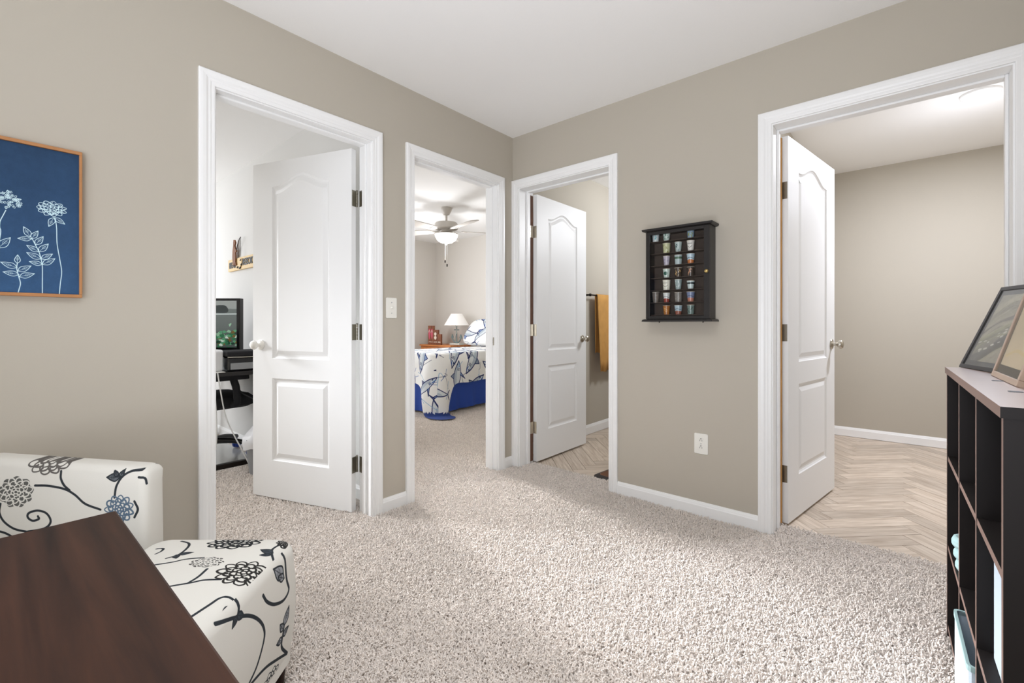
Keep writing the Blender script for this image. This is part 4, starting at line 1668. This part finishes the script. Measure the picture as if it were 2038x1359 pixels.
t = thing('pillow', 'shark print pillow propped at the head of the bed', 'pillow', (-2.45, 2.10, .785), math.radians(0))
mb = MB()
rings = []
Mp = Matrix.Rotation(math.radians(52), 4, 'X')
for k in range(13):
    a = -PI / 2 + PI * k / 12
    hz = math.sin(a) * .075
    sc = max(.02, math.cos(a)) ** .45
    rings.append([Mp @ Vector(((abs(math.cos(b)) ** .5) * math.copysign(.36, math.cos(b)) * sc, .2 + (abs(math.sin(b)) ** .5) * math.copysign(.23, math.sin(b)) * sc, hz)) for b in np.linspace(0, 2 * PI, 40, endpoint=False)])
mb.loft(rings)
mb.build('pillow_cover', 'shark_print', t, smooth=80, uv=lambda co, n: cc.uv(co.x + .9, co.z * 1.3 + 1.0))

NX0, NX1, NY0, NY1, NZ = -3.72, -3.0, 2.06, 2.47, .735
t = thing('nightstand', 'orange oak nightstand with drawers behind the bed', 'nightstand', ((NX0 + NX1) / 2, NY0, 0))
hw = (NX1 - NX0) / 2
mb = MB()
mb.prism(rounded(-hw - .02, -.02, hw + .02, NY1 - NY0, .01, 3), NZ - .025, NZ)
mb.build('top_board', 'oak_orange', t, bevel=.005)
mb = MB()
mb.box(-hw, 0, .06, hw, NY1 - NY0 - .005, NZ - .025)
mb.build('body', 'oak_orange', t, bevel=.003)
for k in range(3):
    z0 = .10 + k * .205
    mb = MB()
    mb.box(-hw + .1, -.012, z0, hw - .1, .0, z0 + .185)
    dw = mb.build('drawer', 'oak_orange', t, bevel=.004)
    for x in (-.12, .12):
        mb = MB()
        mb.lathe([(.006, 0), (.012, -.012), (.012, -.018), (.001, -.02)], (x, -.012, z0 + .09), 'y', 12)
        mb.build('knob', 'brass', dw, smooth=40)
for x in (-hw + .01, hw - .09):
    mb = MB()
    mb.box(x, -.006, .08, x + .08, .0, NZ - .04)
    mb.build('carved_stile', 'oak_orange', t, bevel=.004)
for x in (-hw + .03, hw - .03):
    for y in (.03, NY1 - NY0 - .04):
        mb = MB()
        mb.lathe([(.018, 0), (.024, .062)], (x, y, 0), 'z', 10)
        mb.build('foot', 'oak_orange', t)

t = thing('table_lamp', 'table lamp with white cone shade and weathered anchor base', 'lamp', (-3.10, 2.27, NZ + .001))
mb = MB()
mb.loft([[Vector((p[0], p[1], z)) for p in rounded(-.115, -.05, .115, .05, .012, 4)] for z in (0, .028)])
mb.build('base', 'anchor_white', t, bevel=.004)
mb = MB()
mb.tube([(0, 0, .028), (0, 0, .29)], .009, 10, smooth=False)
arc = [(.10 * math.sin(a), 0, .135 - .10 * math.cos(a)) for a in np.linspace(-1.35, 1.35, 13)]
mb.tube(arc, .010, 10)
for sg in (-1, 1):
    mb.prism([(sg * .125, .10), (sg * .07, .112), (sg * .098, .165)][::sg], -.008, .008, axis='y')
mb.tube([(-.055, 0, .235), (.055, 0, .235)], .008, 8, smooth=False)
mb.build('anchor', 'anchor_teal', t, smooth=50)
mb = MB()
mb.tube([(.024 * math.cos(a), 0, .295 + .024 * math.sin(a)) for a in np.linspace(0, 2 * PI, 14)], .006, 8)
mb.tube([(-.05, -.01, .08), (-.02, -.012, .15), (.02, -.012, .2), (.0, -.012, .26)], .005, 8)
mb.build('rope', 'anchor_white', t, smooth=60)
mb = MB()
mb.tube([(0, 0, .31), (0, 0, .36)], .006, 8, smooth=False)
mb.build('socket_stem', 'brass', t)
mb = MB()
mb.lathe([(.195, .305), (.088, .485), (.086, .484), (.193, .305)], (0, 0, 0), 'z', 32, caps=False)
mb.build('lamp_shade', 'shade_white', t, smooth=40)

PQ = [('tall', .30, -3.545, 'tallest wooden plaque with pink flip-flops on the nightstand'), ('mid', .235, -3.430, 'middle wooden plaque with white seashells on the nightstand'), ('low', .165, -3.335, 'shortest wooden plaque on the nightstand, next to the lamp')]
for i, (nm, h_, x_, lb) in enumerate(PQ):
    w_ = (.125, .115, .075)[i]
    e = thing('wooden_plaque', lb, 'plaque', (x_, 2.12 - i * .001, NZ + .001), math.radians(6), 'wooden plaques on the nightstand')
    mb = MB()
    mb.box(-w_ / 2, 0, 0, w_ / 2, .03, h_)
    mb.build('block', 'plaque_wood', e, bevel=.002)
    if i == 0:
        for sx in (-.028, .028):
            mb = MB()
            o_ = [(sx + (.020 + .006 * math.sin(a)) * math.cos(a), .165 + .085 * math.sin(a)) for a in np.linspace(0, 2 * PI, 20, endpoint=False)]
            mb.prism(o_, -.004, .001, axis='y')
            mb.build('flip_flop', 'pink_paint', e)
            mb = MB()
            mb.tube([(sx - .018, -.005, .19), (sx, -.006, .225), (sx + .018, -.005, .19)], .003, 6)
            mb.build('strap', 'shell_white', e)
    elif i == 1:
        for zc, sc in ((.165, .026), (.105, .028)):
            mb = MB()
            o_ = [(sc * math.cos(a) * (1 - .5 * max(0, -math.sin(a))), zc + sc * 1.05 * math.sin(a)) for a in np.linspace(0, 2 * PI, 18, endpoint=False)]
            mb.prism(o_, -.004, .001, axis='y')
            mb.build('seashell', 'shell_white', e)
    mb = MB()
    for q in range(3):
        mb.tube([(-w_ * .32 + q * w_ * .24, -.002, .03), (-w_ * .25 + q * w_ * .24, -.003, .05), (-w_ * .15 + q * w_ * .24, -.002, .032)], .0025, 6)
    mb.build('painted_script', 'shell_white', e)

t = thing('ceiling_fan', 'white ceiling fan with a glowing bowl light in the bedroom', 'ceiling fan', (-1.91, 1.02, H))
mb = MB()
mb.lathe([(.068, -.0005), (.068, -.012), (.058, -.04), (.036, -.082), (.02, -.088)], (0, 0, 0), 'z', 28)
mb.build('canopy', 'fan_white', t, smooth=40)
mb = MB()
mb.lathe([(.0125, -.08), (.0125, -.155), (.022, -.158), (.022, -.175)], (0, 0, 0), 'z', 14)
mb.build('downrod', 'fan_white', t, smooth=40)
mb = MB()
mb.lathe([(.03, -.168), (.125, -.180), (.138, -.20), (.138, -.248), (.125, -.26), (.075, -.266), (.072, -.29), (.05, -.30)], (0, 0, 0), 'z', 36)
mb.build('motor_housing', 'fan_white', t, smooth=40)
mb = MB()
mb.lathe([(.137, -.318), (.13, -.345), (.11, -.385), (.07, -.412), (.03, -.42), (.001, -.421)], (0, 0, 0), 'z', 36)
mb.build('bowl_light', 'bowl_glow', t, smooth=60)
mb = MB()
mb.lathe([(.05, -.295), (.095, -.305), (.142, -.312), (.142, -.320), (.13, -.322)], (0, 0, 0), 'z', 32)
mb.lathe([(.008, -.419), (.012, -.428), (.006, -.44)], (0, 0, 0), 'z', 12)
mb.build('light_fitter', 'fan_white', t, smooth=40)
blade = None
for k in range(5):
    ang = math.radians(72 * k + 58)
    if blade is None:
        mb = MB()
        out_ = [(.19, -.052), (.30, -.060), (.56, -.072), (.645, -.062), (.665, -.03), (.665, .03), (.645, .062), (.56, .072), (.30, .060), (.19, .052)]
        mb.prism(out_, -.004, .004, Matrix.Translation((0, 0, -.272)) @ Matrix.Rotation(math.radians(11), 4, 'X'))
        blade = mb.build('blade', 'fan_white', t)
        mb = MB()
        mb.prism([(.09, -.016), (.15, -.02), (.21, -.045), (.25, -.03), (.25, .03), (.21, .045), (.15, .02), (.09, .016)], -.010, -.005, Matrix.Translation((0, 0, -.270)) @ Matrix.Rotation(math.radians(11), 4, 'X'))
        iron = mb.build('blade_iron', 'fan_white', blade)
        blade.rotation_euler = (0, 0, ang)
    else:
        b2 = copy_tree(blade, t)
        b2.rotation_euler = (0, 0, ang)
for x_, z_ in ((.0, -.62), (.035, -.67)):
    mb = MB()
    mb.tube([(x_, -.02, -.42), (x_, -.02, z_)], .0016, 6, smooth=False)
    ch = mb.build('pull_chain', 'fan_white', t)
    mb = MB()
    mb.lathe([(.004, z_ - .035), (.008, z_ - .03), (.008, z_ - .006), (.004, z_)], (x_, -.02, 0), 'z', 10)
    mb.build('chain_pull', 'black_metal', ch, smooth=40)
point('fan_lamp_light', (-1.91, 1.02, H - .50), 24, .08, (.97, .985, 1.02))

# ------------------------------------------------------------------ office: desk, chair, monitor and the rest
t = thing('desk', 'black desk with white edge against the office wall', 'desk', (-1.55, OY, 0))
mb = MB()
mb.box(-1.30, -.50, .675, 0, -.012, .705)
mb.build('desktop', 'black_wood', t, bevel=.002)
mb = MB()
mb.box(-.10, -.50, .7052, -.0, -.335, .709)
mb.build('white_edge', 'plastic_white', t)
for x in (-1.27, -.045):
    for y in (-.10, ):
        mb = MB()
        mb.box(x, y, .03, x + .03, y + .03, .675)
        mb.build('leg', 'black_metal', t)
    mb = MB()
    mb.box(x - .005, -.50, .0, x + .04, -.03, .034)
    mb.build('foot_bar', 'black_metal', t, bevel=.004)

# monitor facing the room, slightly turned
cm = Canvas(0, 0, .60, .40, 700, srgb(96, 104, 102))  # foliage picture with dark reflections drawn into the screen colour
yy = np.linspace(1, 0, cm.h)[:, None, None]
cm.a *= (.8 + .5 * yy).astype(np.float32)
cm.fill([(.0, .34), (.6, .33), (.6, .4), (0, .4)], srgb(150, 156, 154), smooth=False)
cm.fill([(.36, .30), (.52, .30), (.5, .36), (.38, .35)], srgb(48, 56, 56))
cm.stroke([(.33, .285), (.6, .287)], .008, srgb(210, 220, 220), smooth=False)
cm.stroke([(.33, .10), (.33, .285)], .006, srgb(50, 60, 60), smooth=False)
RR = random.Random(31)
for q in range(150):
    x, y = RR.gauss(.44, .11), RR.gauss(.07, .045)
    cm.fill([(x + RR.uniform(.008, .025) * math.cos(a), y + RR.uniform(.006, .018) * math.sin(a)) for a in np.linspace(0, 6.28, 7, endpoint=False)],
            RR.choice([srgb(60, 120, 84), srgb(150, 190, 160), srgb(214, 226, 216), srgb(40, 70, 56), srgb(96, 160, 120), srgb(120, 100, 60)]))
cm.fill([(.0, .0), (.27, .0), (.27, .05), (.18, .2), (0, .22)], srgb(24, 26, 28), smooth=False)
print_mat('screen_picture', cm, .12, spec=.6)
MATS['screen_picture'].node_tree.nodes['Principled BSDF'].inputs['Emission Strength'].default_value = 0.25
_nt = MATS['screen_picture'].node_tree
_nt.links.new([n for n in _nt.nodes if n.type == 'TEX_IMAGE'][0].outputs[0], _nt.nodes['Principled BSDF'].inputs['Emission Color'])
t = thing('monitor', 'black desktop monitor showing green foliage on the office desk', 'monitor', (-2.095, -1.40, .7055), math.radians(40))
mb = MB()
mb.box(-.31, -.03, .105, .31, .02, .56)
mb.build('bezel', 'black_gloss', t, bevel=.004)
mb = MB()
mb.box(-.285, -.032, .165, .285, -.0305, .54)
mb.build('screen', 'screen_picture', t, uv=lambda co, n: ((co.x + .285) / .57, (co.z - .165) / .375))
mb = MB()
mb.loft([[Vector((x * s, y, .33 + z * s)) for x, z in rounded(-.26, -.2, .26, .2, .04, 4)] for y, s in ((.02, 1), (.07, .92), (.10, .62))])
mb.build('back_shell', 'black_cloth', t, smooth=40)
mb = MB()
mb.prism([(-.02, .01), (.09, .01), (.09, .05), (.105, .3), (.05, .3)], -.05, .05, axis='x')
mb.build('stand_foot', 'black_cloth', t)
mb = MB()
mb.loft([[Vector((p[0], p[1], z)) for p in rounded(-.15, -.08, .15, .12, .05, 5)] for z in (0, .012)])
mb.build('stand_base', 'black_cloth', t)
t = thing('white_box', 'white rounded box on the near edge of the office desk', 'box', (-1.665, -1.485, .7095), math.radians(4))
mb = MB()
mb.prism(rounded(-.06, 0, .06, .158, .02, 5), -.085, .072, axis='y')
mb.build('case', 'bag_white', t, bevel=.008)
t = thing('printer', 'low black printer on the office desk behind the door', 'printer', (-1.70, -1.245, .7055))
mb = MB()
mb.box(-.13, -.15, .0, .13, .14, .105)
mb.build('body', 'black_gloss', t, bevel=.012)
mb = MB()
mb.box(-.135, -.155, .108, .135, .14, .15)
mb.build('lid', 'black_cloth', t, bevel=.012)
mb = MB()
mb.box(.1295, -.13, .015, .1315, .10, .062)
mb.build('paper_slot', 'grey_plastic', t)
mb = MB()
mb.tube([(.133, -.15, .107), (.135, 0, .104), (.133, .13, .107)], .004, 6)
mb.build('silver_strip', 'nickel', t)

t = thing('office_chair', 'black office chair with blue casters pushed under the desk', 'office chair', (-1.96, -1.40, .004), math.radians(8))
mb = MB()
mb.loft([[Vector((p[0], p[1], z)) for p in rounded(-.25 + i_, -.25 + i_, .25 - i_, .25 - i_, .08, 5)] for z, i_ in ((.40, .03), (.42, 0), (.47, 0), (.50, .03))])
mb.build('seat', 'black_cloth', t, smooth=50)
mb = MB()
mb.loft([[Vector((p[0], p[1] - .24, z)) for p in rounded(-.23 + i_, -.04, .23 - i_, .04, .03, 4)] for z, i_ in ((.52, .04), (.6, .0), (.95, .01), (1.0, .06))])
mb.build('backrest', 'black_cloth', t, smooth=50)
for sx in (-1, 1):
    mb = MB()
    mb.tube([(sx * .22, .06, .43), (sx * .30, .06, .45), (sx * .31, .05, .56), (sx * .29, .04, .63)], .026, 10)
    mb.loft([[Vector((sx * .29 + p[0], p[1], z)) for p in rounded(-.045, -.12, .045, .15, .04, 5)] for z in (.63, .665)])
    mb.build('armrest', 'black_cloth', t, smooth=50)
mb = MB()
mb.lathe([(.03, .12), (.03, .26), (.022, .26), (.022, .40)], (0, 0, 0), 'z', 16)
mb.build('gas_lift', 'black_metal', t, smooth=40)
for k in range(5):
    a = math.radians(72 * k + 44)
    mb = MB()
    mb.tube([(.02 * math.cos(a), .02 * math.sin(a), .13), (.16 * math.cos(a), .16 * math.sin(a), .125), (.30 * math.cos(a), .30 * math.sin(a), .095)], .026, 8, r_end=.018)
    sp = mb.build('spoke', 'black_gloss', t, smooth=60)
    mb = MB()
    c_ = Matrix.Translation((.30 * math.cos(a), .30 * math.sin(a), .032)) @ Matrix.Rotation(a, 4, 'Z')
    mb.lathe([(.022, -.026), (.031, -.018), (.031, -.004), (.02, 0), (.031, .004), (.031, .018), (.022, .026)], (0, 0, 0), 'y', 16, M=c_)
    mb.tube([c_ @ Vector((0, 0, .0)), c_ @ Vector((0, 0, .06))], .006, 6, smooth=False)
    mb.build('caster', 'blue_plastic', sp, smooth=50)

t = tag(box_obj('chair_mat', (-2.6, -2.2, .0008, -1.60, -1.16, .0038), 'clear_mat', bevel=.001), 'clear grey chair mat under the office chair', 'chair mat')

t = thing('waste_bin', 'grey plastic waste bin with white bag beside the office door', 'waste bin', (-1.262, -1.262, 0))
mb = MB()
mb.lathe([(.088, 0), (.115, .24), (.122, .245), (.122, .255), (.112, .255), (.086, .006), (.001, .005)], (0, 0, 0), 'z', 28)
mb.build('bin_body', 'grey_plastic', t, smooth=40)
mb = MB()
rows = []
for k, (r_, z_) in enumerate(((.126, .19), (.129, .225), (.126, .262), (.10, .285), (.07, .33), (.05, .36))):
    rows.append([Vector(((r_ + .007 * math.sin(a * 7 + k)) * math.cos(a), (r_ + .007 * math.sin(a * 7 + k)) * math.sin(a), z_ + .008 * math.sin(a * 5 + k * 2))) for a in np.linspace(0, 2 * PI, 36, endpoint=False)])
mb.loft(rows, caps=False)
mb.build('bin_bag', 'bag_white', t, smooth=70)


def cord(name, pts, r, m, label):
    mb = MB()
    mb.tube(pts, r, 6)
    return tag(mb.build(name, m, smooth=60), label, 'cord')


cord('power_cord', [(-1.53, -1.505, .712), (-1.515, -1.50, .60), (-1.50, -1.49, .42), (-1.47, -1.50, .2), (-1.46, -1.55, .06), (-1.45, -1.62, .006)], .0065, 'cord_white', 'thick white cord hanging from the office desk edge to the mat')
cord('power_cord.001', [(-1.535, -1.47, .712), (-1.515, -1.46, .60), (-1.50, -1.43, .4), (-1.48, -1.38, .25), (-1.44, -1.34, .14), (-1.40, -1.30, .02)], .0045, 'cord_white', 'thin white cord slanting to the waste bin')
cord('power_cord.002', [(-1.60, -1.17, .67), (-1.59, -1.18, .5), (-1.6, -1.17, .3), (-1.55, -1.19, .12), (-1.46, -1.22, .03), (-1.42, -1.2, .008)], .006, 'black_cloth', 'black cord dropping behind the office desk to the floor')
cord('power_cord.003', [(-1.70, -1.30, .60), (-1.60, -1.28, .53), (-1.45, -1.20, .47), (-1.35, -1.12, .44)], .005, 'black_cloth', 'black cord crossing above the chair to the wall')
cord('power_cord.004', [(-1.33, -1.10, .42), (-1.36, -1.13, .36), (-1.40, -1.15, .3), (-1.36, -1.13, .22), (-1.34, -1.12, .16)], .006, 'black_cloth', 'black cord hanging from the wall plug above the waste bin')
t = thing('plug_adapter', 'black plug adapter in the office wall above the waste bin', 'plug adapter', (-1.335, OY, .43))
mb = MB()
mb.box(-.024, -.045, -.035, .024, -.0005, .035)
mb.build('case', 'black_cloth', t, bevel=.005)
mb = MB()
mb.box(-.014, -.0462, -.02, .014, -.0452, .01)
mb.build('rating_label', 'grey_plastic', t)

# wooden sign with a fishing bear
t = thing('wooden_sign', 'pale wooden sign with a brown bear holding a fishing rod on the office wall', 'sign', (-2.20, OY, 1.59))
mb = MB()
mb.box(-.305, -.018, -.054, .335, -.001, .054)
mb.build('board', 'sign_wood', t, bevel=.003)


def text_part(s, size, loc, parent, m, sx=1.0):
    cu = bpy.data.curves.new('lettering', 'FONT')
    cu.body = s
    cu.size = size
    cu.extrude = .002
    cu.offset = .0022
    cu.align_x = 'CENTER'
    cu.align_y = 'CENTER'
    o = bpy.data.objects.new('lettering', cu)
    o.location = loc
    o.rotation_euler = (PI / 2, 0, 0)
    o.scale = (sx, 1, 1)
    COL.objects.link(o)
    bpy.context.view_layer.update()
    me = bpy.data.meshes.new_from_object(o.evaluated_get(bpy.context.evaluated_depsgraph_get()))
    bpy.data.objects.remove(o)
    me.materials.clear()
    me.materials.append(MATS[m])
    o = bpy.data.objects.new('lettering', me)
    o.location = loc
    o.rotation_euler = (PI / 2, 0, 0)
    o.scale = (sx, 1, 1)
    COL.objects.link(o)
    o.parent = parent
    return o


text_part('BEAR', .072, (-.19, -.0195, -.004), t, 'slot_dark', .95)
text_part('RESORT', .078, (.19, -.0195, .004), t, 'slot_dark', .95)
mb = MB()
bear = [(-.15, .0), (-.165, .06), (-.16, .12), (-.145, .17), (-.14, .205), (-.135, .222), (-.125, .215), (-.108, .218), (-.102, .208), (-.092, .195), (-.095, .18), (-.108, .17),
        (-.095, .14), (-.07, .125), (-.068, .11), (-.09, .105), (-.085, .06), (-.09, .02), (-.075, -.008), (-.105, -.012), (-.115, .02), (-.122, -.008), (-.15, -.012)]
mb.prism(bear, -.030, -.0185, axis='y')
mb.build('bear_figure', 'bear_brown', t, bevel=.002)
mb = MB()
mb.tube([(-.075, -.026, .115), (-.04, -.027, .17), (.01, -.028, .215), (.035, -.028, .225)], .0035, 6)
mb.tube([(.035, -.028, .225), (.03, -.028, .14), (.022, -.028, .06)], .0018, 5)
mb.build('fishing_rod', 'black_metal', t)
mb = MB()
fish = [(-.03, -.02), (.0, .0), (.03, .012), (.05, .04), (.052, .012), (.045, -.005), (.02, -.03), (-.01, -.035)]
mb.prism(fish, -.026, -.0185, axis='y')
mb.build('fish_figure', 'sign_wood', t)
mb = MB()
for x_, z_ in ((-.055, -.03), (.0, -.04), (.035, -.012), (.02, .028)):
    mb.prism([(x_ + .012 * math.cos(a), z_ + .006 * math.sin(a) + .5 * .012 * math.cos(a)) for a in np.linspace(0, 2 * PI, 10, endpoint=False)], -.0275, -.0187, axis='y')
mb.build('fish_spots', 'slot_dark', t)

# ------------------------------------------------------------------ carpet pile
def carpet_pile():
    bm = bmesh.new()

    dl = bm.verts.layers.float.new('pile_density')

    def quad(x0, y0, x1, y1, d0=1.0, d1=1.0):
        """d0, d1: density at the x0 and the x1 end (the pile thins out where it is too far to see)."""
        vs = [bm.verts.new(p) for p in ((x0, y0, .0005), (x1, y0, .0005), (x1, y1, .0005), (x0, y1, .0005))]
        for v, d in zip(vs, (d0, d1, d1, d0)):
            v[dl] = d
        bm.faces.new(vs)
    quad(0.02, -2.35, 2.65, -0.02)
    quad(-.12, D1[0] + .01, 0.02, D1[1] - .01)
    quad(-1.5, D1[0] - .3, -.12, D1[1] + .05, 0.0, 1.0)
    quad(-.12, D2[0] + .01, 0.02, D2[1] - .01)
    quad(-2.3, D2[0] + .01, -.12, -.02, 0.0, 1.0)
    quad(-2.3, -.02, -.23, 1.9, 0.0, 1.0)
    quad(D3[0] + .01, -.02, D3[1] - .01, TR_ - .005)
    quad(D4[0] + .01, -.02, D4[1] - .01, TR_ - .005)
    me = bpy.data.meshes.new('carpet_pile')
    bm.to_mesh(me)
    bm.free()
    o = bpy.data.objects.new('carpet_pile', me)
    COL.objects.link(o)
    me.materials.append(MATS['carpet_fibre'])
    ng = bpy.data.node_groups.new('pile', 'GeometryNodeTree')
    ng.interface.new_socket('Geometry', in_out='INPUT', socket_type='NodeSocketGeometry')
    ng.interface.new_socket('Geometry', in_out='OUTPUT', socket_type='NodeSocketGeometry')
    N = ng.nodes
    gi, go = N.new('NodeGroupInput'), N.new('NodeGroupOutput')
    dp = N.new('GeometryNodeDistributePointsOnFaces')
    na = N.new('GeometryNodeInputNamedAttribute')
    na.data_type = 'FLOAT'
    na.inputs['Name'].default_value = 'pile_density'
    mul = N.new('ShaderNodeMath')
    mul.operation = 'MULTIPLY'
    mul.inputs[1].default_value = 40000
    ng.links.new(na.outputs['Attribute'], mul.inputs[0])
    ng.links.new(mul.outputs[0], dp.inputs['Density'])
    cone = N.new('GeometryNodeMeshCone')
    cone.inputs['Vertices'].default_value = 5
    cone.inputs['Radius Top'].default_value = .0018
    cone.inputs['Radius Bottom'].default_value = .0027
    cone.inputs['Depth'].default_value = .016
    sm = N.new('GeometryNodeSetMaterial')
    sm.inputs['Material'].default_value = MATS['carpet_fibre']
    rnd = N.new('FunctionNodeRandomValue')
    rnd.data_type = 'FLOAT_VECTOR'
    rnd.inputs[0].default_value = (-.95, -.95, 0)
    rnd.inputs[1].default_value = (.95, .95, 6.28)
    rs = N.new('FunctionNodeRandomValue')
    rs.data_type = 'FLOAT'
    rs.inputs[2].default_value = .7
    rs.inputs[3].default_value = 1.3
    ip = N.new('GeometryNodeInstanceOnPoints')
    L = ng.links
    L.new(gi.outputs[0], dp.inputs['Mesh'])
    L.new(dp.outputs['Points'], ip.inputs['Points'])
    L.new(cone.outputs['Mesh'], sm.inputs['Geometry'])
    L.new(sm.outputs[0], ip.inputs['Instance'])
    L.new(rnd.outputs[0], ip.inputs['Rotation'])
    L.new(rs.outputs[1], ip.inputs['Scale'])
    L.new(ip.outputs[0], go.inputs[0])
    md = o.modifiers.new('pile', 'NODES')
    md.node_group = ng
    tag(o, 'beige carpet pile covering the landing floor', 'carpet', kind='stuff')


carpet_pile()
